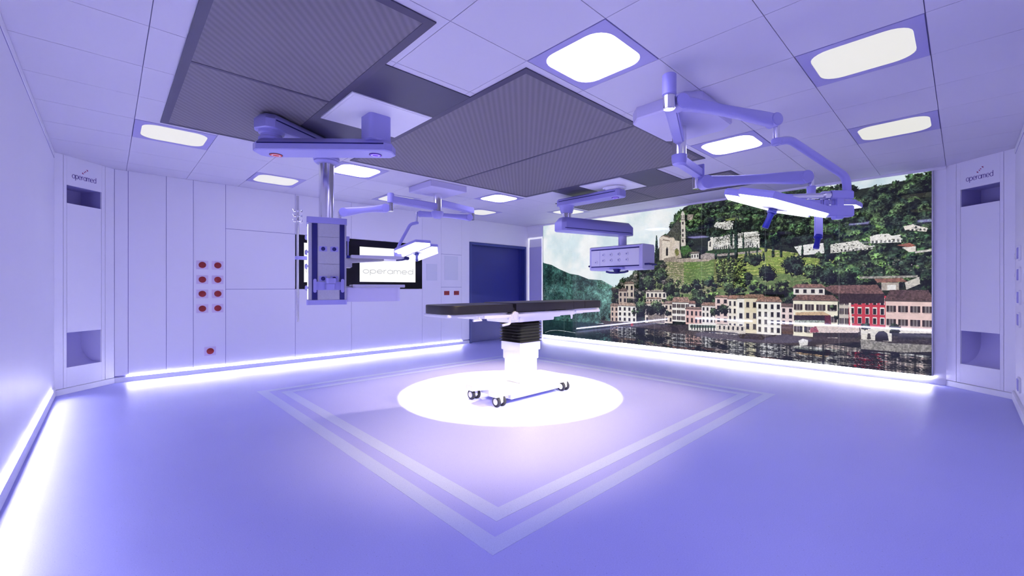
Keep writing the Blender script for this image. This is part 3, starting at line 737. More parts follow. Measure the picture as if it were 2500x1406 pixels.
# far lamp
B_ = root('surgical_lamp', (3.60, 5.43, 2.70), 'smaller surgical lamp far back, between pendant pole and blue door', 'surgical lamp')
c = MB(); c.bb((3.245, 5.05, 2.615), (3.86, 5.655, 2.699), .004); part('ceiling_cover', c, 'cover', B_)
part('column', MB().cyl((3.60, 5.43, 2.32), (3.60, 5.43, 2.617), .062, n=36), 'chrome', B_, 'polished steel column')
c = MB(); c.lathe((3.60, 5.43, 2.245), [(0, 0), (.05, .002), (.072, .02), (.09, .07), (.09, .10), (0, .10)], 36); part('hub_cup', c, 'white', B_)
e1 = pt(-1.665, 5.86, 0)
part('extension_arm', flat_arm(MB(), (3.60, 5.43, 2.415), (e1.x, e1.y, 2.415), .10, .10), 'white', B_)
part('arm_cap', MB().cyl((e1.x, e1.y, 2.365), (e1.x, e1.y, 2.50), .045, n=32, bev=.006), 'white', B_)
part('elbow', MB().cyl((e1.x, e1.y, 2.25), (e1.x, e1.y, 2.37), .040, n=32, bev=.006), 'chrome', B_)
sa, sb_ = pt(-1.735, 5.84, 2.29), pt(-2.215, 5.60, 2.192)
part('spring_arm', spring_arm(MB(), sa, sb_, .058, .056, .08), 'white', B_)
q_ = pt(-2.255, 5.585, 0); part('drop_rod', MB().cyl((q_.x, q_.y, 2.02), (q_.x, q_.y, 2.20), .022, n=24, bev=.004), 'chrome', B_)
e2 = pt(-.661, 7.10, 0)
part('extension_arm', flat_arm(MB(), (3.60, 5.43, 2.485), (e2.x, e2.y, 2.485), .10, .09), 'white', B_)
part('elbow', MB().cyl((e2.x, e2.y, 2.33), (e2.x, e2.y, 2.45), .038, n=32, bev=.006), 'chrome', B_)
sa, sb_ = pt(-.705, 7.06, 2.362), pt(-1.475, 6.86, 2.390)
part('spring_arm', spring_arm(MB(), sa, sb_, .054, .046, .075), 'white', B_)
q_ = pt(-1.53, 6.84, 0); part('drop_rod', MB().cyl((q_.x, q_.y, 2.25), (q_.x, q_.y, 2.42), .020, n=24, bev=.004), 'chrome', B_)
c = MB(); c.cyl((q_.x, q_.y, 2.225), (q_.x, q_.y, 2.262), .034, n=24, bev=.005); c.tube(smooth_path([(q_.x, q_.y, 2.243), pt(-1.625, 6.83, 2.222), pt(-1.80, 6.79, 1.88), pt(-1.825, 6.77, 1.78)], .1, 8), .025, 16); part('bent_tube', c, 'white', B_)
c = MB(); c.box(pt(-1.83, 6.76, 1.735), (.05, .10, .16), rm, .006); c.box(pt(-1.79, 6.76, 1.715), (.09, .05, .05), rm, .006); part('yoke', c, 'white', B_)
U = RT * .80 - FW * .56 + UP * .22
h, hmL = lamp_head(B_, pt(-1.500, 6.70, 1.765), U, FW * -.37 - UP * .93, .40, 'lamp head with two glowing panels tilted to the camera')
grip(h, hmL @ V((0.01, 0, -.022)), hmL @ V((.03, .0, -.165)), .025)

# ------------------------------------------------------------------ operating table
T = root('operating_table', (3.38, 3.41, 0), 'white operating table with black pads on wheeled base in the middle', 'operating table')
bs = MB()
plan = [(2.80, 3.19), (3.97, 3.19), (3.97, 3.68), (2.80, 3.68), (2.80, 3.57), (2.90, 3.545), (3.00, 3.50), (3.00, 3.37), (2.90, 3.325), (2.80, 3.30)]
bs.loft([[V((x, y, z)) for x, y in plan] for z in (.105, .150)] + [[V((3.385 + (x - 3.385) * .985, 3.435 + (y - 3.435) * .97, .165)) for x, y in plan]])
bs.bb((3.02, 3.20, .048), (3.80, 3.67, .110), .006); bs.bb((2.96, 3.24, .06), (3.05, 3.63, .11), .004); bs.bb((3.60, 3.225, .160), (3.94, 3.645, .178), .006)
part('base', bs, 'trimw', T)
for x, y in ((2.886, 3.235), (2.886, 3.645), (3.885, 3.225), (3.885, 3.645)):
    c = MB(); c.prism([(x + a, y + b) for a, b in rrect(.050, .088, .02)], .045, .112)
    cs = part('caster', c, 'trimw', T, 'white caster fork')
    for s in (-1, 1):
        o = V((x + s * .036, y, .052))
        part('tire', MB().lathe(o - V((.017, 0, 0)), [(.030, 0), (.046, 0), (.054, .007), (.054, .029), (.046, .036), (.030, .036), (.030, 0)], 36, (1, 0, 0)), 'rubber', cs)
        part('hub', MB().lathe(o - V((.019, 0, 0)), [(0, -.003), (.026, -.002), (.032, .002), (.032, .036), (.026, .040), (0, .041)], 32, (1, 0, 0)), 'trimw', cs)
cm_ = MB(); cx, cy = 3.365, 3.41
for hw, z0, z1 in ((.130, .165, .42), (.142, .415, .52), (.157, .515, .625)): cm_.box((cx, cy, (z0 + z1) / 2), (2 * hw, 2 * hw, z1 - z0), None, .006)
part('column', cm_, 'trimw', T)
be = MB(); rg = []
for i in range(15):
    hw = .176 if i % 2 == 0 else .150
    z = .612 + .228 * i / 14
    rg.append([V((cx + x, cy + y, z)) for x, y in rrect(2 * hw, 2 * hw, .02, 3)])
be.loft(rg); part('bellows', be, 'bellow', T, 'black rubber bellows', 20)
fr = MB()
fr.bb((3.02, 3.22, .838), (3.72, 3.60, .905), .008); fr.bb((2.98, 3.18, .885), (4.05, 3.64, .945), .006)
fr.bb((2.58, 3.24, .895), (3.02, 3.58, .935), .006); fr.bb((2.23, 3.20, .925), (3.0, 3.60, .955), .006)
fr.bb((3.72, 3.24, .868), (3.86, 3.58, .91), .008); fr.bb((3.9, 3.2, .925), (4.53, 3.60, .955), .005); fr.bb((4.0, 3.26, .885), (4.32, 3.54, .93), .006)
fr.cyl((4.53, 3.22, .935), (4.57, 3.22, .935), .018, bev=.004); fr.cyl((4.53, 3.58, .935), (4.57, 3.58, .935), .018, bev=.004)
part('frame', fr, 'trimw', T)
for y in (3.125, 3.675):
    rl = MB()
    for x0, x1 in ((2.60, 2.95), (3.05, 3.95), (4.0, 4.47)):
        rl.bb((x0, y - .006, .905), (x1, y + .006, .933), .002)
        for xx in (x0 + .06, x1 - .06): rl.cyl((xx, y, .919), (xx, 3.20 if y < 3.4 else 3.62, .919), .010, n=12)
    part('side_rail', rl, 'trimw', T)
jt = MB(); jt.cyl((3.03, 3.135, .915), (3.03, 3.20, .915), .048, bev=.008); jt.bb((3.08, 3.14, .845), (3.15, 3.22, .93), .008); jt.bb((2.93, 3.15, .88), (3.06, 3.22, .925), .008)
part('tilt_joint', jt, 'trimw', T); jt = MB(); jt.cyl((3.03, 3.62, .915), (3.03, 3.68, .915), .048, bev=.008); part('tilt_joint', jt, 'trimw', T)
lv = MB(); lv.tube(smooth_path([(2.93, 3.12, .90), (2.93, 3.12, .842), (2.83, 3.12, .832)], .03), .012, 12); part('release_lever', lv, 'trimw', T)
lv = MB(); lv.tube(smooth_path([(3.90, 3.12, .925), (3.91, 3.12, .87), (3.905, 3.12, .845)], .03), [.013, .013, .012, .012, .012, .011, .011, .010, .009], 12); part('release_lever', lv, 'trimw', T)
lv = MB(); lv.tube([(2.56, 3.17, .918), (2.60, 3.17, .892), (2.50, 3.17, .890)], .011, 12); part('release_lever', lv, 'trimw', T)
def pad(poly, z0, z1, bev=.008):
    b = MB(); b.loft([[V((x, y, z0)) for x, y in poly], [V((x, y, z1 - bev)) for x, y in poly], [V((sum(p[0] for p in poly) / len(poly) + (x - sum(p[0] for p in poly) / len(poly)) * .985, 3.40 + (y - 3.40) * .975, z1)) for x, y in poly]])
    return part('pad', b, 'black', T)
leg = [(2.99, 3.14), (2.99, 3.66)] + [(2.385 + .175 * math.cos(math.radians(a)), 3.485 + .175 * math.sin(math.radians(a))) for a in range(90, 181, 10)] + [(2.385 + .175 * math.cos(math.radians(a)), 3.315 + .175 * math.sin(math.radians(a))) for a in range(180, 271, 10)]
pad(leg, .957, 1.038)
pad([(3.035, 3.14), (3.972, 3.14), (3.972, 3.66), (3.035, 3.66)], .955, 1.045); pad([(3.977, 3.14), (4.186, 3.14), (4.186, 3.66), (3.977, 3.66)], .955, 1.045); pad([(4.191, 3.14), (4.51, 3.14), (4.51, 3.66), (4.191, 3.66)], .955, 1.045)
part('pad_joint', MB().bb((2.96, 3.16, .945), (3.06, 3.64, 1.0), .01), 'rubber', T)
# ================================================================== THE MURAL (a printed landscape, painted here pixel by pixel)
KM = 270.0
MS, MZ0, MZ1 = 6.552, 0.10, 2.662
TW, TH = int(MS * KM), int((MZ1 - MZ0) * KM)
rng = np.random.default_rng(11)
def vnoise(cx, cy):
    g = rng.random((cy + 2, cx + 2)).astype(np.float32)
    yy = np.linspace(0, cy, TH, dtype=np.float32)[:, None]; xx = np.linspace(0, cx, TW, dtype=np.float32)[None, :]
    y0 = yy.astype(int); x0 = xx.astype(int); fy = yy - y0; fx = xx - x0
    fy = fy * fy * (3 - 2 * fy); fx = fx * fx * (3 - 2 * fx)
    return (g[y0, x0] * (1 - fx) + g[y0, x0 + 1] * fx) * (1 - fy) + (g[y0 + 1, x0] * (1 - fx) + g[y0 + 1, x0 + 1] * fx) * fy
def fbm(sc, o=5):
    t = 0; a = .5; n = 0
    for k in range(o):
        f = sc * 2 ** k; t = t + a * vnoise(max(2, int(f * TW / TH)), max(2, int(f))); n += a; a *= .55
    return t / n
N_BIG, N_MID, N_FINE, N_LEAF, N_GR = fbm(3), fbm(12), fbm(60, 3), fbm(170, 2), rng.random((TH, TW)).astype(np.float32)
N_CL = fbm(4, 6)
IMG = np.zeros((TH, TW, 3), np.float32)
YY, XX = np.mgrid[0:TH, 0:TW].astype(np.float32)
def tx(p): return (p[0] * KM, (MZ1 - p[1]) * KM)
def mask_poly(pts, pad=0):
    P = np.array([tx(p) for p in pts], np.float32)
    x0, y0 = np.floor(P.min(0)).astype(int) - pad; x1, y1 = np.ceil(P.max(0)).astype(int) + 1 + pad
    x0, y0, x1, y1 = max(0, x0), max(0, y0), min(TW, x1), min(TH, y1)
    if x1 <= x0 or y1 <= y0: return None
    X, Y = XX[y0:y1, x0:x1] + .5, YY[y0:y1, x0:x1] + .5
    m = np.zeros(X.shape, bool)
    for (ax, ay), (bx, by) in zip(P, np.roll(P, -1, 0)):
        if ay == by: continue
        c = ((ay > Y) != (by > Y)) & (X < (bx - ax) * (Y - ay) / (by - ay) + ax); m ^= c
    return (slice(y0, y1), slice(x0, x1)), m
def fill(pts, col, nz=.0, field=None, a=1.0):
    r = mask_poly(pts)
    if r is None: return
    sl, m = r
    c = np.array(col, np.float32)
    v = np.broadcast_to(c, IMG[sl].shape)
    if nz: v = c * (1 - nz + 2 * nz * (N_FINE if field is None else field)[sl][..., None])
    t = IMG[sl]; t[m] = t[m] * (1 - a) + v[m] * a
def rect(s0, z0, s1, z1, col, nz=0.0, a=1.0): fill([(s0, z0), (s1, z0), (s1, z1), (s0, z1)], col, nz, None, a)
def blob(s, z, rx, rz, col, dark=.16, edge=.75):
    x, y = tx((s, z)); rx *= KM; rz *= KM
    x0, x1, y0, y1 = max(0, int(x - rx * 1.4)), min(TW, int(x + rx * 1.4) + 1), max(0, int(y - rz * 1.4)), min(TH, int(y + rz * 1.4) + 1)
    if x1 <= x0 or y1 <= y0: return
    sl = (slice(y0, y1), slice(x0, x1))
    dx, dy = (XX[sl] - x) / rx, (YY[sl] - y) / rz
    lf = N_LEAF[sl]; d = dx * dx + dy * dy + edge * 2 * (lf - .5)
    m = d < 1
    l = np.clip(.40 - .62 * dy - .34 * dx + 2.0 * (lf - .5) + 1.0 * (N_FINE[sl] - .5), 0, 1.25)
    c = np.array(col, np.float32) * rng.uniform(.65, 1.35) * (dark + (1.25 - dark) * l ** 1.5)[..., None]
    IMG[sl][m] = c[m]
def scatter(pts, n, r0, r1, cols, asp=(.8, 1.2), dark=.14):
    P = np.array(pts); lo, hi = P.min(0), P.max(0); out = []
    def inside(x, y):
        r = False
        for (ax, ay), (bx, by) in zip(P, np.roll(P, -1, 0)):
            if (ay > y) != (by > y) and x < (bx - ax) * (y - ay) / (by - ay) + ax: r = not r
        return r
    while len(out) < n:
        x, y = rng.uniform(lo[0], hi[0]), rng.uniform(lo[1], hi[1])
        if inside(x, y): out.append((x, y))
    for x, y in sorted(out, key=lambda q: -q[1]):
        r = rng.uniform(r0, r1); blob(x, y, r, r * rng.uniform(*asp), cols[rng.integers(len(cols))], dark)
def terraces(pts, base, line, step, nz=.5):
    r = mask_poly(pts)
    sl, m = r
    w = ((YY[sl] + 9 * (N_MID[sl] - .5) * 4 + XX[sl] * .03) / (step * KM)) % 1
    k = np.clip(1.5 - np.abs(w - .5) * 7, 0, 1)[..., None] * (N_FINE[sl] > .42)[..., None]
    b = np.array(base, np.float32) * (1 - nz + 2 * nz * (N_MID[sl] * .5 + N_LEAF[sl] * .5))[..., None]
    c = b * (1 - k) + np.array(line, np.float32) * k * (.6 + .8 * N_LEAF[sl])[..., None]
    IMG[sl][m] = c[m]
def house(h):
    s0, z0, s1, z1, wall, roof, rh, nx, ny, sty = h
    w, t = s1 - s0, z1 - z0
    rect(s0, z0, s1, z1, wall, .07)
    if rh:
        fill([(s0 - .015, z1), (s1 + .015, z1), (s1 - w * .10, z1 + rh), (s0 + w * .10, z1 + rh)], roof, .45, N_LEAF)
        rect(s0 - .01, z1 - .012, s1 + .01, z1, [c * .35 for c in wall])
    for j in range(ny):
        for i in range(nx):
            cx = s0 + w * (i + .5 + .04 * math.sin(7 * i)) / nx; cz = z0 + t * (j + .62) / (ny + .25)
            ww, wh = min(w / nx * .22, .028), min(t / (ny + .25) * .30, .042)
            if sty == 'white': rect(cx - ww * 1.3, cz - wh * 1.2, cx + ww * 1.3, cz + wh * 1.45, (238, 232, 226)); 
            if sty == 'shut': rect(cx - ww * 1.9, cz - wh, cx + ww * 1.9, cz + wh, (48, 38, 40))
            rect(cx - ww, cz - wh, cx + ww, cz + wh, (34, 32, 38) if sty != 'shut' else (120, 112, 112))
            if sty == 'shut': rect(cx - ww * .25, cz - wh, cx + ww * .25, cz + wh, (60, 50, 52))
            rect(cx - ww * 1.5, cz - wh * 1.25, cx + ww * 1.5, cz - wh * 1.05, [c * .72 for c in wall])
D_FAR = [(-0.08,1.853),(0.037,1.786),(0.264,1.736),(0.506,1.627),(0.801,1.52),(1.044,1.482),(1.317,1.389),(1.65,1.363),(1.932,1.226),(2.069,1.108),(2.136,0.497),(-0.08,0.364)]
D_HILL = [(1.932,1.196),(2.069,1.284),(2.185,1.341),(2.428,1.509),(2.584,1.645),(2.854,1.853),(3.028,2.125),(3.14,2.262),(3.196,2.389),(3.305,2.535),(3.398,2.64),(3.542,2.679),(3.745,2.693),(3.939,2.714),(4.172,2.702),(4.408,2.725),(4.607,2.808),(5.004,2.673),(5.281,2.631),(5.352,2.626),(5.49,2.638),(5.557,2.571),(5.754,2.545),(5.895,2.555),(6.09,2.566),(6.177,2.574),(6.359,2.594),(6.454,2.617),(6.565,2.641),(6.565,0.653),(4.408,0.515),(1.863,0.451)]
D_HILLTOP = [(3.182,2.258),(3.398,2.627),(3.745,2.693),(4.172,2.702),(4.408,2.725),(5.352,2.626),(6.09,2.566),(6.565,2.641),(6.565,1.96),(5.941,1.946),(5.281,2.008),(4.709,2.062),(4.285,2.316),(3.769,2.25),(3.438,2.077),(3.438,1.922),(3.251,2.146)]
D_TERR = [([(3.007,1.501),(3.946,1.475),(4.755,1.692),(4.908,1.687),(5.49,1.614),(5.524,1.28),(4.284,1.101),(3.915,1.048),(3.168,0.957),(2.396,0.911),(2.267,1.196)],(92,114,66),(132,140,92),0.055),([(3.048,1.693),(3.365,1.679),(3.923,1.654),(3.9,1.108),(2.98,1.1),(3.021,1.475)],(112,118,80),(176,164,138),0.042),([(3.39,1.665),(3.98,1.71),(3.969,1.274),(3.39,1.278)],(100,128,66),(138,150,92),0.05),([(3.923,1.689),(4.445,1.686),(4.425,1.18),(3.9,1.179)],(104,114,60),(152,152,92),0.05),([(4.284,1.673),(4.947,1.685),(5.624,1.607),(5.657,1.36),(4.908,1.42),(4.284,1.387)],(116,136,62),(176,178,100),0.045),([(5.624,1.525),(6.559,1.488),(6.559,1.316),(5.624,1.33)],(62,86,48),(120,132,84),0.05),([(4.627,1.84),(5.135,1.718),(5.135,1.653),(4.284,1.697),(4.284,1.768)],(120,138,64),(190,180,130),0.05)]
D_VINE = [(3.957,1.699),(4.383,1.701),(4.414,1.237),(3.969,1.239)]
D_MIXED = [(2.595,1.486),(3.007,1.372),(3.365,1.341),(4.169,1.388),(4.755,1.268),(5.524,1.28),(4.669,1.083),(3.915,1.073),(3.168,0.984),(2.396,0.626),(2.136,0.905)]
D_RIGHT = [(5.624,2.058),(6.559,1.961),(6.559,1.27),(5.524,1.218),(5.245,1.283),(5.387,1.492),(5.524,1.612)]
D_LEFTBANK = [(1.863,1.196),(2.202,1.341),(2.584,1.588),(3.028,1.627),(3.028,1.304),(2.645,1.168),(2.396,0.911),(2.001,0.901)]
D_POLY = [([(2.101,0.495),(4.284,0.578),(5.624,0.705),(6.565,0.762),(6.565,0.362),(4.284,0.244),(1.757,0.354)],(58,52,52),0.5),([(3.062,2.169),(3.209,2.334),(3.313,2.474),(3.339,1.969),(3.235,2.052),(3.129,2.112)],(70,72,64),0.5),([(3.454,2.507),(3.566,2.493),(3.541,2.397),(3.454,2.407)],(150,140,130),0.4),([(2.927,2.129),(3.0,2.175),(3.136,2.124),(3.136,1.709),(2.927,1.719)],(216,204,190),0.12),([(2.927,2.129),(2.98,2.086),(2.98,1.716),(2.927,1.719)],(186,172,160),0.15),([(2.973,2.073),(3.007,2.103),(3.129,2.071),(3.129,2.055),(3.007,2.084)],(120,104,92),0.2),([(2.927,2.132),(3.0,2.18),(3.075,2.166),(3.143,2.126),(3.143,2.111),(3.0,2.162)],(110,96,84),0.2),([(3.129,2.125),(3.209,2.118),(3.233,2.053),(3.233,1.685),(3.129,1.69)],(206,192,176),0.14),([(3.229,2.066),(3.316,2.046),(3.316,1.883),(3.229,1.888)],(212,200,186),0.12),([(3.222,1.901),(3.326,1.882),(3.352,1.742),(3.222,1.724)],(170,156,140),0.25),([(3.014,1.747),(3.235,1.774),(3.235,1.672),(3.014,1.682)],(140,128,116),0.3),([(3.056,1.796),(3.056,1.912),(3.077,1.96),(3.098,1.909),(3.098,1.794)],(36,34,34),0.2),([(3.225,1.85),(3.233,1.901),(3.261,1.924),(3.294,1.89),(3.303,1.808),(3.261,1.772)],(110,112,60),0.4),([(3.337,2.421),(3.416,2.412),(3.426,1.938),(3.342,1.944)],(206,198,188),0.12),([(3.339,2.534),(3.406,2.525),(3.406,2.415),(3.339,2.423)],(214,208,200),0.12),([(3.344,2.53),(3.355,2.564),(3.373,2.579),(3.39,2.56),(3.403,2.523)],(200,196,190),0.12),([(3.332,2.434),(3.416,2.424),(3.416,2.409),(3.332,2.419)],(90,86,80),0.2),([(3.361,2.386),(3.39,2.382),(3.39,2.335),(3.361,2.338)],(60,56,54),0.2),([(3.361,2.255),(3.39,2.252),(3.39,2.205),(3.361,2.208)],(60,56,54),0.2),([(3.361,2.168),(3.39,2.165),(3.39,2.118),(3.361,2.12)],(60,56,54),0.2),([(3.361,2.067),(3.39,2.065),(3.39,2.018),(3.361,2.02)],(60,56,54),0.2),([(3.35,2.51),(3.362,2.508),(3.362,2.443),(3.35,2.445)],(84,80,76),0.2),([(3.383,2.506),(3.396,2.504),(3.396,2.439),(3.383,2.441)],(84,80,76),0.2),([(3.346,2.094),(3.421,2.087),(3.421,2.077),(3.346,2.084)],(120,112,104),0.1),([(3.339,1.944),(3.466,1.96),(3.554,1.843),(3.454,1.836),(3.39,1.765),(3.339,1.843)],(58,92,44),0.5),([(3.911,2.26),(3.957,2.314),(4.036,2.303),(4.158,2.307),(4.202,2.284),(4.213,2.17),(4.103,2.169),(3.923,2.235)],(196,196,188),0.3),([(4.092,2.345),(4.277,2.358),(4.299,2.31),(4.103,2.321)],(110,126,60),0.4),([(3.9,2.047),(4.103,2.076),(4.383,2.096),(4.588,2.099),(4.613,1.964),(4.613,1.832),(3.888,1.858)],(196,196,190),0.3),([(3.946,2.031),(4.383,2.051),(4.383,2.017),(3.946,1.984)],(84,88,76),0.3),([(4.383,2.017),(4.588,2.033),(4.588,2.016),(4.383,1.995)],(110,110,104),0.3),([(4.373,2.097),(4.578,2.1),(4.578,2.078),(4.373,2.069)],(232,232,228),0.1),([(3.795,2.044),(3.898,2.071),(3.902,1.999),(3.888,1.834),(3.813,1.839),(3.813,2.006)],(224,220,210),0.12),([(3.83,2.053),(3.842,2.198),(3.858,2.05)],(226,222,214),0.1),([(3.836,1.909),(3.844,1.992),(3.861,1.991),(3.865,1.907)],(54,52,50),0.2),([(3.991,1.921),(4.02,1.96),(4.048,1.917),(4.048,1.835),(3.991,1.839)],(232,230,224),0.1),([(4.098,1.925),(4.131,1.975),(4.164,1.92),(4.164,1.845),(4.098,1.85)],(228,226,220),0.1),([(4.309,1.955),(4.336,2.055),(4.362,1.951),(4.362,1.849),(4.309,1.853)],(230,228,222),0.1),([(4.537,1.948),(4.603,1.943),(4.613,1.826),(4.547,1.831)],(236,234,230),0.1),([(3.759,1.83),(3.946,1.854),(4.588,1.85),(4.637,1.797),(4.224,1.789),(3.783,1.802)],(44,70,36),0.45),([(3.688,1.774),(3.783,1.807),(3.923,1.784),(3.934,1.701),(3.83,1.67),(3.688,1.713)],(150,140,136),0.35),([(3.934,1.772),(4.647,1.797),(4.647,1.764),(4.114,1.738),(3.946,1.735)],(156,146,138),0.35),([(3.235,1.723),(3.491,1.735),(3.688,1.701),(3.854,1.687),(3.83,1.658),(3.339,1.661),(3.209,1.673)],(166,152,140),0.35),([(3.466,1.823),(3.523,1.845),(3.676,1.835),(3.676,1.823),(3.523,1.826)],(70,64,60),0.2),([(5.08,1.819),(5.227,1.841),(5.439,1.847),(5.456,1.699),(5.154,1.684)],(226,226,224),0.1),([(5.524,1.819),(5.833,1.856),(5.879,1.793),(5.986,1.766),(5.986,1.726),(5.524,1.695)],(206,204,198),0.35),([(5.956,1.896),(6.031,1.918),(6.148,1.917),(6.177,1.886),(6.262,1.897),(6.269,1.793),(5.963,1.803)],(232,230,226),0.12),([(6.29,1.998),(6.373,2.014),(6.513,1.956),(6.507,1.908),(6.304,1.95)],(228,220,210),0.15),([(6.22,1.758),(6.345,1.781),(6.407,1.745),(6.359,1.72)],(150,92,80),0.3),([(6.276,1.726),(6.407,1.732),(6.407,1.665),(6.345,1.661)],(220,214,206),0.15),([(6.4,1.671),(6.552,1.689),(6.552,1.661),(6.4,1.643)],(190,186,180),0.3),([(6.001,1.324),(6.276,1.333),(6.325,1.282),(6.031,1.271)],(132,92,82),0.35),([(6.304,1.273),(6.44,1.345),(6.447,1.253),(6.318,1.179)],(196,190,182),0.2),([(6.075,1.275),(6.248,1.273),(6.248,1.169),(6.075,1.168)],(170,160,150),0.2),([(6.134,1.245),(6.22,1.245),(6.22,1.175),(6.134,1.174)],(224,222,220),0.1),([(5.848,1.357),(6.427,1.364),(6.427,1.336),(5.848,1.327)],(150,146,138),0.4)]
D_UP = [(2.651,0.999,3.062,1.136,(226,218,206),(150,140,130),0.03,5,1,'plain'),(2.195,0.995,2.396,1.288,(196,182,166),(110,90,80),0.04,2,2,'plain'),(2.052,0.89,2.241,1.144,(190,172,158),(104,86,78),0.05,2,2,'plain'),(3.519,1.712,3.661,1.81,(222,218,212),(120,110,104),0.025,3,1,'plain'),(2.66,0.922,2.971,1.004,(214,200,188),(170,140,124),0.02,5,1,'plain'),(5.07,1.101,5.456,1.208,(228,222,216),(134,100,92),0.05,4,1,'plain')]
D_ARCH = [(3.9,1.838,4.299,1.925,12),(3.934,2.184,4.202,2.266,9),(4.373,1.843,4.527,1.978,5),(4.059,2.043,4.362,2.112,9),(5.541,1.711,5.971,1.761,10),(5.963,1.804,6.262,1.862,7),(6.318,1.93,6.507,1.976,5)]
D_CLUT = [([(3.9,2.047),(4.103,2.076),(4.383,2.096),(4.588,2.099),(4.613,1.964),(4.613,1.832),(3.888,1.858)],420,[(236,234,230),(220,216,208),(60,62,58),(226,222,216),(240,238,234),(150,146,138),(90,94,80)]),([(3.911,2.26),(3.957,2.314),(4.158,2.307),(4.213,2.283),(4.213,2.17),(4.103,2.169),(3.923,2.235)],130,[(236,234,230),(220,216,208),(60,62,58),(226,222,216),(240,238,234),(150,146,138),(90,94,80)]),([(5.524,1.819),(5.833,1.856),(5.879,1.793),(5.986,1.766),(5.986,1.726),(5.524,1.695)],150,[(236,234,230),(220,216,208),(60,62,58),(226,222,216),(240,238,234),(150,146,138),(90,94,80)]),([(5.08,1.819),(5.227,1.841),(5.439,1.847),(5.456,1.699),(5.154,1.684)],40,[(236,234,230),(220,216,208),(60,62,58),(226,222,216),(240,238,234),(150,146,138),(90,94,80)]),([(5.956,1.896),(6.031,1.918),(6.148,1.917),(6.269,1.896),(6.269,1.793),(5.963,1.803)],40,[(236,234,230),(220,216,208),(60,62,58),(226,222,216),(240,238,234),(150,146,138),(90,94,80)]),([(6.29,1.998),(6.373,2.014),(6.513,1.956),(6.507,1.908),(6.304,1.95)],18,[(236,234,230),(220,216,208),(60,62,58),(226,222,216),(240,238,234),(150,146,138),(90,94,80)]),([(5.864,1.516),(6.559,1.634),(6.559,1.379),(5.864,1.396)],30,[(120,118,104),(64,70,56),(160,154,140)]),([(3.048,1.693),(3.39,1.678),(3.39,1.278),(3.021,1.307)],110,[(190,168,146),(150,136,110),(206,188,160),(96,104,66)])]
D_CYP = [(2.869,1.715,2.16,0.025),(4.151,1.69,1.91,0.017),(4.27,1.695,2.061,0.018),(4.191,1.907,2.195,0.018),(4.373,1.848,2.075,0.014),(4.578,1.724,1.89,0.011),(4.461,1.719,1.842,0.011),(3.946,1.7,1.806,0.021),(4.414,1.631,1.778,0.026),(4.667,1.642,1.741,0.02),(4.701,1.778,2.017,0.021),(4.8,1.681,1.986,0.02),(4.908,1.687,1.887,0.017),(5.183,1.65,1.845,0.014),(5.481,1.614,1.864,0.034),(3.819,2.02,2.245,0.036),(4.263,1.722,2.318,0.029),(2.869,1.743,2.152,0.029)]
D_TREES = [(5.07,1.547,0.148,0),(5.281,1.453,0.106,1),(4.709,1.447,0.121,0),(5.387,1.671,0.052,1),(4.502,1.662,0.094,1),(4.586,1.681,0.062,0),(5.49,1.364,0.101,0),(5.721,1.359,0.088,0),(3.813,1.299,0.058,0),(3.615,1.289,0.067,1),(3.156,1.229,0.079,1),(3.429,1.216,0.05,1),(4.537,1.626,0.071,0),(4.445,1.394,0.062,0),(4.687,1.455,0.077,0),(3.112,1.196,0.111,1),(3.606,1.273,0.076,0),(3.806,1.297,0.064,0),(3.412,1.196,0.078,1),(3.67,1.044,0.124,1),(4.15,1.221,0.09,1),(2.706,1.307,0.134,1),(2.971,1.467,0.113,1),(2.522,1.252,0.093,0),(2.069,1.24,0.053,0)]
D_ROW = [(1.863,0.501,2.042,0.841,(206,182,168),(136,112,104),0.05,2,3,'plain'),(2.035,0.518,2.447,0.85,(236,232,226),(172,148,132),0.06,4,3,'plain'),(2.633,0.539,3.033,0.908,(230,218,204),(172,148,132),0.04,4,3,'plain'),(3.028,0.555,3.182,0.916,(222,206,190),(136,112,104),0.05,2,3,'plain'),(3.176,0.595,3.496,0.948,(236,232,226),(158,126,114),0.09,4,3,'shut'),(3.49,0.684,3.599,0.927,(228,222,214),(140,104,92),0.05,1,2,'plain'),(3.425,0.557,3.72,0.838,(222,180,172),(136,112,104),0.03,4,2,'plain'),(3.707,0.586,3.968,0.903,(234,226,220),(150,118,104),0.05,4,3,'plain'),(3.935,0.599,4.15,1.045,(226,200,192),(152,118,104),0.035,2,4,'plain'),(4.138,0.506,4.416,1.025,(234,226,212),(140,106,94),0.06,4,4,'plain'),(4.284,0.463,4.394,1.036,(236,232,224),(136,112,104),0.04,1,3,'plain'),(4.39,0.478,4.689,1.044,(224,212,184),(132,104,92),0.06,3,3,'plain'),(4.904,0.623,5.072,0.921,(230,208,204),(100,80,78),0.05,2,3,'plain'),(4.571,0.476,4.912,0.988,(240,236,228),(138,106,92),0.08,4,4,'white'),(5.065,0.487,5.607,1.023,(236,230,208),(112,84,78),0.08,4,3,'shut'),(5.621,0.658,5.734,1.095,(200,190,180),(100,80,78),0.0,2,3,'shut'),(5.728,0.674,6.122,1.099,(196,58,72),(100,80,78),0.0,5,3,'white'),(6.116,0.646,6.565,1.038,(232,200,194),(86,66,66),0.14,4,2,'shut')]
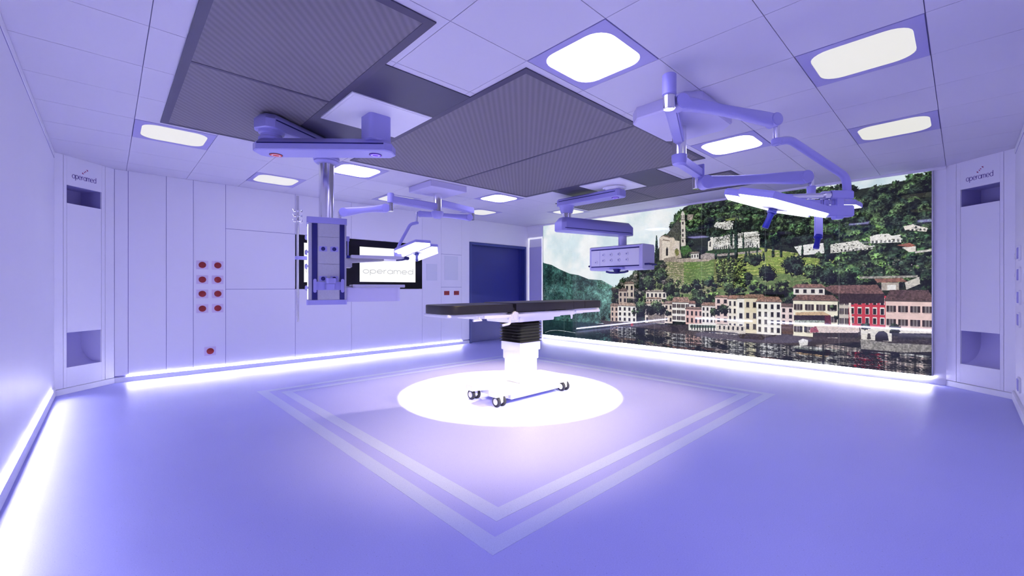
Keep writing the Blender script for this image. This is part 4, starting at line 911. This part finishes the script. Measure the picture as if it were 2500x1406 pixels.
D_FRONT = [([(5.439,1.197),(5.524,1.239),(6.031,1.246),(6.112,1.111),(5.607,1.09)],(112,82,80),0.45),([(5.524,1.125),(6.105,1.124),(6.105,1.004),(5.738,0.985),(5.624,0.982),(5.607,1.094)],(52,40,42),0.4),([(5.728,0.995),(5.754,0.995),(5.769,0.664),(5.746,0.662)],(236,220,210),0.1),([(5.098,0.837),(5.439,0.862),(5.524,0.813),(5.524,0.782),(5.098,0.794)],(202,172,136),0.2),([(5.089,0.793),(5.456,0.81),(5.456,0.737),(5.089,0.717)],(44,36,36),0.5),([(5.089,0.721),(5.524,0.741),(5.524,0.708),(5.089,0.686)],(150,160,150),0.5),([(5.456,0.81),(5.524,0.813),(5.532,0.679),(5.456,0.674)],(90,40,50),0.4),([(5.263,0.577),(5.334,0.646),(5.84,0.674),(5.848,0.609),(5.817,0.577),(5.281,0.546)],(214,196,190),0.15),([(5.281,0.61),(5.352,0.647),(5.387,0.565),(5.281,0.546)],(150,70,84),0.3),([(5.316,0.549),(5.833,0.588),(5.833,0.522),(5.316,0.479)],(44,36,40),0.5),([(4.908,0.64),(5.072,0.661),(5.072,0.508),(4.927,0.497)],(84,62,50),0.3),([(5.856,0.663),(6.177,0.662),(6.177,0.499),(5.864,0.501)],(222,216,206),0.12),([(6.01,0.494),(6.013,0.572),(6.046,0.622),(6.097,0.633),(6.134,0.601),(6.148,0.506)],(34,32,34),0.2),([(5.925,0.506),(5.933,0.586),(5.959,0.588),(5.968,0.51)],(60,56,56),0.2),([(6.234,0.637),(6.559,0.656),(6.559,0.561),(6.234,0.533)],(40,38,40),0.5),([(6.241,0.657),(6.559,0.667),(6.559,0.634),(6.248,0.614)],(226,220,214),0.15),([(3.477,0.572),(3.951,0.593),(3.951,0.477),(3.477,0.453)],(226,224,216),0.1),([(3.504,0.548),(3.939,0.568),(3.939,0.526),(3.504,0.501)],(84,104,92),0.4),([(2.691,0.696),(3.028,0.712),(3.028,0.55),(2.691,0.53)],(120,110,100),0.4),([(3.951,0.593),(4.408,0.586),(4.408,0.463),(3.951,0.477)],(214,204,194),0.2)]
D_TREES2 = [(2.869,0.855,0.122,1),(2.766,0.783,0.1,0),(2.971,0.79,0.096,1),(3.915,0.801,0.067,1),(4.069,0.844,0.087,1),(3.084,0.741,0.056,1),(2.553,0.831,0.123,1),(2.553,0.718,0.092,0),(2.396,0.74,0.051,1),(5.91,0.683,0.052,0),(6.206,0.692,0.051,1),(6.206,0.626,0.051,0),(5.549,0.928,0.037,1),(5.591,0.786,0.03,0),(1.686,0.561,0.065,0),(1.932,0.959,0.062,1),(1.758,0.504,0.056,1)]
D_SLITS = [(3.516,0.471,3.939,0.557,9),(3.975,0.511,4.395,0.571,6),(5.135,0.55,5.245,0.636,2),(5.334,0.508,5.833,0.559,10)]
D_WL = 0.455
D_LAKE = 1.657
D_QUAY = [([(1.578,0.54),(1.828,0.523),(2.584,0.538),(3.056,0.485),(3.464,0.447),(3.963,0.434),(4.408,0.421),(4.408,0.339),(3.939,0.358),(3.438,0.38),(3.168,0.372),(3.056,0.417),(2.267,0.447),(1.722,0.442)],(66,58,58),0.4),([(3.168,0.505),(3.278,0.486),(3.332,0.398),(3.168,0.386)],(40,36,40),0.3),([(4.284,0.447),(4.908,0.484),(5.281,0.482),(5.833,0.508),(5.833,0.468),(5.245,0.35),(5.061,0.343),(4.284,0.328)],(58,50,50),0.35),([(5.856,0.5),(5.986,0.492),(6.177,0.48),(6.345,0.487),(6.559,0.489),(6.559,0.407),(6.276,0.367),(5.864,0.371)],(134,130,126),0.4),([(5.864,0.371),(6.276,0.367),(6.559,0.407),(6.559,0.37),(5.864,0.332)],(40,38,42),0.3),([(5.135,0.416),(5.191,0.453),(5.254,0.437),(5.259,0.363),(5.154,0.342)],(222,220,218),0.15),([(5.263,0.448),(5.387,0.459),(5.473,0.435),(5.245,0.34)],(46,40,44),0.3),([(2.326,0.508),(2.383,0.511),(2.383,0.454),(2.326,0.451)],(150,50,54),0.2)]
D_WAKE = [(0.06,0.16),(0.197,0.211),(0.375,0.237),(0.592,0.24),(0.801,0.229),(0.964,0.218)]
D_SEAM = [0.635,0.972,1.895,2.822,3.708,4.691,5.62]
# sky
cl = np.clip((N_CL - .38) * 4.5, 0, 1)[..., None]
IMG[:] = np.array((212, 230, 236), np.float32) * (1 - cl) + np.array((244, 247, 248), np.float32) * cl
IMG += ((N_MID - .5) * 18)[..., None]
bl = np.clip((fbm(5, 5) - .60) * 5, 0, 1)[..., None]; IMG[:] = IMG * (1 - bl * .5) + np.array((170, 198, 210), np.float32) * bl * .5
# far mountain
sl, m = mask_poly(D_FAR)
fx_ = np.clip((XX[sl] / KM) / 1.75, 0, 1)[..., None]
tex = np.clip((N_LEAF[sl] - .5) * .8 + (N_FINE[sl] - .5) * .9 + (N_MID[sl] - .5) * 1.3 + .5, 0.05, 1.4)[..., None]
c = (np.array((34, 66, 62), np.float32) * (1 - fx_) + np.array((88, 128, 120), np.float32) * fx_) * (.35 + 1.1 * tex)
rk = (np.clip((N_BIG[sl] - .66) * 9, 0, 1) * (N_LEAF[sl] > .52)) * .6 ; rk = rk[..., None]
c = c * (1 - rk * .6) + np.array((176, 176, 176), np.float32) * rk * .6
IMG[sl][m] = c[m]
# the wooded hill
fill(D_HILL, (30, 38, 26), .5, N_LEAF)
G_DK, G_MD, G_LT, G_YL = (36, 48, 38), (56, 72, 48), (90, 106, 66), (128, 134, 84)
scatter(D_HILL, 700, .045, .10, [G_DK, G_DK, G_MD, (48, 74, 42), (34, 50, 36)])
scatter(D_HILLTOP, 430, .030, .085, [G_DK, G_DK, G_MD, (52, 76, 48), (66, 88, 54)])
for p, b, l, s in D_TERR: terraces(p, b, l, s)
scatter(D_VINE, 300, .016, .032, [(88, 108, 56), (70, 90, 48), (108, 120, 66)], (.8, 1.1), .10)
scatter(D_MIXED, 150, .02, .06, [G_MD, G_DK, G_LT, (64, 92, 52), (84, 108, 58)])
scatter(D_RIGHT, 480, .028, .085, [G_DK, G_MD, G_DK, (44, 66, 44), (78, 104, 60)])
scatter(D_LEFTBANK, 120, .025, .07, [(52, 60, 48), G_DK, (96, 92, 84), G_MD])
for p, c, nz in D_POLY: fill(p, c, nz, N_LEAF)
for h in D_UP: house(h)
for s0, z0, s1, z1, n in D_ARCH:
    for i in range(n):
        a = s0 + (s1 - s0) * (i + .25) / n; b = s0 + (s1 - s0) * (i + .75) / n
        rect(a, z0, b, z0 + (z1 - z0) * (.45 + .3 * rng.random()), (44, 46, 44) if rng.random() < .8 else (96, 96, 92))
for pts, n, cols in D_CLUT:
    P_ = np.array(pts); lo, hi = P_.min(0), P_.max(0); k = 0
    r_ = mask_poly(pts); sl_, m_ = r_
    while k < n:
        x, z = rng.uniform(lo[0], hi[0]), rng.uniform(lo[1], hi[1]); X_, Y_ = tx((x, z)); yy, xx = int(Y_) - sl_[0].start, int(X_) - sl_[1].start
        if 0 <= yy < m_.shape[0] and 0 <= xx < m_.shape[1] and m_[yy, xx]:
            w = rng.uniform(.006, .024); hh = rng.uniform(.006, .016); rect(x, z, x + w, z + hh, cols[rng.integers(len(cols))], .1); k += 1
for s, z0, z1, r in D_CYP:
    z = z1
    while z > z0: blob(s, z, r * (.45 + .55 * min(1, (z1 - z) / max(.05, (z1 - z0) * .45))), r * 1.3, (34, 50, 40), .25, .4); z -= r * .9
for s, z, r, k in D_TREES: blob(s, z, r, r * .95, (G_DK, G_MD, G_LT)[k]); blob(s + r * .3, z - r * .5, r * .8, r * .6, (G_DK, G_MD, G_LT)[k])
for h in D_ROW: house(h)
for p, c, nz in D_FRONT: fill(p, c, nz, N_LEAF)
for s, z, r, k in D_TREES2: blob(s, z, r, r * .95, (G_DK, G_MD, G_LT)[k], .2)
for s0, z0, s1, z1, n in D_SLITS:
    for i in range(n):
        a = s0 + (s1 - s0) * (i + .3) / n; rect(a, z0, a + (s1 - s0) * .4 / n, z1, (40, 40, 44))
# water with broken reflections
yw = int((MZ1 - D_WL) * KM)
jit = rng.normal(0, 1, TH)
VS = np.convolve(rng.random(TW), np.ones(5) / 5, 'same')
for y in range(yw, TH):
    dpt = y - yw
    src = IMG[max(0, int(yw - 3 - dpt * 1.55))].copy()
    sh = int(jit[y] * (1.5 + dpt * .06)); src = np.roll(src, sh, 0)
    k = np.convolve(np.random.default_rng(y // 2).random(TW), np.ones(14) / 14, 'same')
    lum = src.mean(1, keepdims=True)
    src = np.clip((src - 70) * 1.35 + 40, 8, 235)
    streak = np.clip((k - .40) * 8, 0, 1)[:, None] * (.25 + .85 * (lum > 110))
    streak = streak * np.clip(.45 + 2.2 * (VS - .38), 0, 1)[:, None]
    base = np.array((30, 32, 37), np.float32) * (.7 + .5 * N_FINE[y][:, None])
    IMG[y] = base * (1 - streak * .85) + src * streak * .85
lk = np.clip((D_LAKE - XX[yw:] / KM) / .35, 0, 1)[..., None]
lake = np.array((26, 54, 52), np.float32) * (.6 + .8 * N_FINE[yw:] * np.clip(1.2 - (YY[yw:] - yw) / 90, .45, 1.2))[..., None]
IMG[yw:] = IMG[yw:] * (1 - lk * .85) + lake * lk * .85
for p, c, nz in D_QUAY: fill(p, c, nz, N_LEAF)
for a, b in zip(D_WAKE, D_WAKE[1:]): fill([a, b, (b[0], b[1] - .010), (a[0], a[1] - .010)], (190, 200, 200), .4, N_LEAF)
IMG += ((N_GR - .5) * 10)[..., None]
for s in D_SEAM:
    x = int(s * KM); IMG[:, x:x + 2] = IMG[:, x:x + 2] * .78 + 255 * .22
IMG = (np.clip(IMG, 0, 255) / 255) ** .93
im = bpy.data.images.new('landscape_print', TW, TH, alpha=False)
px = np.ones((TH, TW, 4), np.float32); px[..., :3] = IMG[::-1]
im.pixels.foreach_set(px.ravel()); im.update(); im.pack()
m, t, b = nt('backlit_landscape_print')
tn = t.nodes.new('ShaderNodeTexImage'); tn.image = im; tn.interpolation = 'Linear'; tn.extension = 'EXTEND'
uvn = t.nodes.new('ShaderNodeUVMap'); uvn.uv_map = 'print'
t.links.new(uvn.outputs['UV'], tn.inputs['Vector'])
t.links.new(tn.outputs['Color'], b.inputs['Emission Color']); b.inputs['Emission Strength'].default_value = .83
b.inputs['Base Color'].default_value = (.004, .004, .005, 1); b.inputs['Roughness'].default_value = .03; b.inputs['Specular IOR Level'].default_value = .5
M['mural'] = m
mu = root('landscape_mural', (7.475, 3.54, MZ0), 'large backlit landscape mural of a lakeside village below wooded hills', 'mural')
mb = MB(); mb.bb((7.472, .265, MZ0), (7.498, 6.817, MZ1))
o = part('printed_panel', mb, 'mural', mu)
uv = o.data.uv_layers.new(name='print')
for l in o.data.loops:
    v = o.data.vertices[l.vertex_index].co + V(mu.location)
    uv.data[l.index].uv = ((6.817 - v.y) / MS, (v.z - MZ0) / (MZ1 - MZ0))
ef = MB(); ef.bb((7.468, 6.817, MZ0), (7.499, 6.827, MZ1)); ef.bb((7.468, .255, MZ0), (7.499, .265, MZ1)); part('edge_profile', ef, 'steel', mu)

# ================================================================== LAMPS, CAMERA
def spot(name, P, centre, r, energy, col, blend, radius):
    """spot at P whose (oblique) cone meets the floor in the circle centre / r"""
    P = V(P); c = np.array((centre[0] - P.x, centre[1] - P.y)); h = P.z
    # |c + h*d_xy/d_z|^2 = r^2  ->  quadratic form of the cone
    A = np.zeros((3, 3)); A[0, 0] = A[1, 1] = h * h; A[0, 2] = A[2, 0] = c[0] * h; A[1, 2] = A[2, 1] = c[1] * h; A[2, 2] = c @ c - r * r
    w, v = np.linalg.eigh(A)
    ax = v[:, 0] * (-1 if v[2, 0] > 0 else 1); u1, u2 = v[:, 1], v[:, 2]
    k1, k2 = math.sqrt(-w[0] / w[1]), math.sqrt(-w[0] / w[2])
    z = -V(ax); x = V(u1); y = z.cross(x)
    L = bpy.data.lights.new(name, 'SPOT'); L.energy = energy; L.color = col; L.spot_size = PI / 2; L.spot_blend = blend; L.shadow_soft_size = radius
    o = bpy.data.objects.new(name, L); COL.objects.link(o)
    m4 = basis(x * k1, y * k2, z, P); o.matrix_world = m4
    return o
POOL = (3.40, 3.62)
PA = hmA @ V((0, 0, -.03)); PL = hmL @ V((0, 0, -.03))
spot('lamp_beam', hmA @ V((-.12, .12, -.02)), POOL, 1.26, 650, (1, .97, .98), 0.0, .02)
spot('lamp_beam', hmL @ V((.12, .12, -.02)), POOL, 1.26, 430, (1, .97, .98), 0.0, .02)
# warm spots added under the bright ceiling panels to make the floor glow
for x, y, ax, ay, r, e in ((2.317, 1.674, 2.5, 3.2, 2.1, 410), (4.768, 1.674, 3.7, 3.2, 2.1, 260), (2.317, 5.355, 3.0, 3.9, 2.1, 190), (4.768, 5.355, 3.6, 3.8, 2.15, 400)):
    spot('added_floor_glow_spot', (x, y, 2.68), (ax, ay), r, e, (1, .80, .40), 1.0, .05)

wd = bpy.data.worlds.new('room_world'); SC.world = wd; wd.use_nodes = True
wd.node_tree.nodes['Background'].inputs['Color'].default_value = (0, 0, 0, 1)

cam = bpy.data.cameras.new('camera'); co = bpy.data.objects.new('camera', cam); COL.objects.link(co)
cam.sensor_width = 36; cam.lens = 36 * 1042 / 2500; cam.clip_start = .05; cam.clip_end = 100
co.location = (0, 0, 1.2); co.rotation_euler = (PI / 2, 0, math.atan2(FW.y, FW.x) - PI / 2)
SC.camera = co
SC.view_settings.view_transform = 'Standard'; SC.view_settings.look = 'None'
SC.view_settings.exposure = 0.17; SC.view_settings.gamma = 1.0; SC.view_settings.use_curve_mapping = False
SC.cycles.max_bounces = 6; SC.cycles.diffuse_bounces = 5; SC.cycles.glossy_bounces = 3; SC.cycles.caustics_reflective = False; SC.cycles.caustics_refractive = False
SC.cycles.use_adaptive_sampling = True; SC.cycles.adaptive_threshold = 0.09; SC.cycles.use_denoising = True; SC.cycles.use_light_tree = False
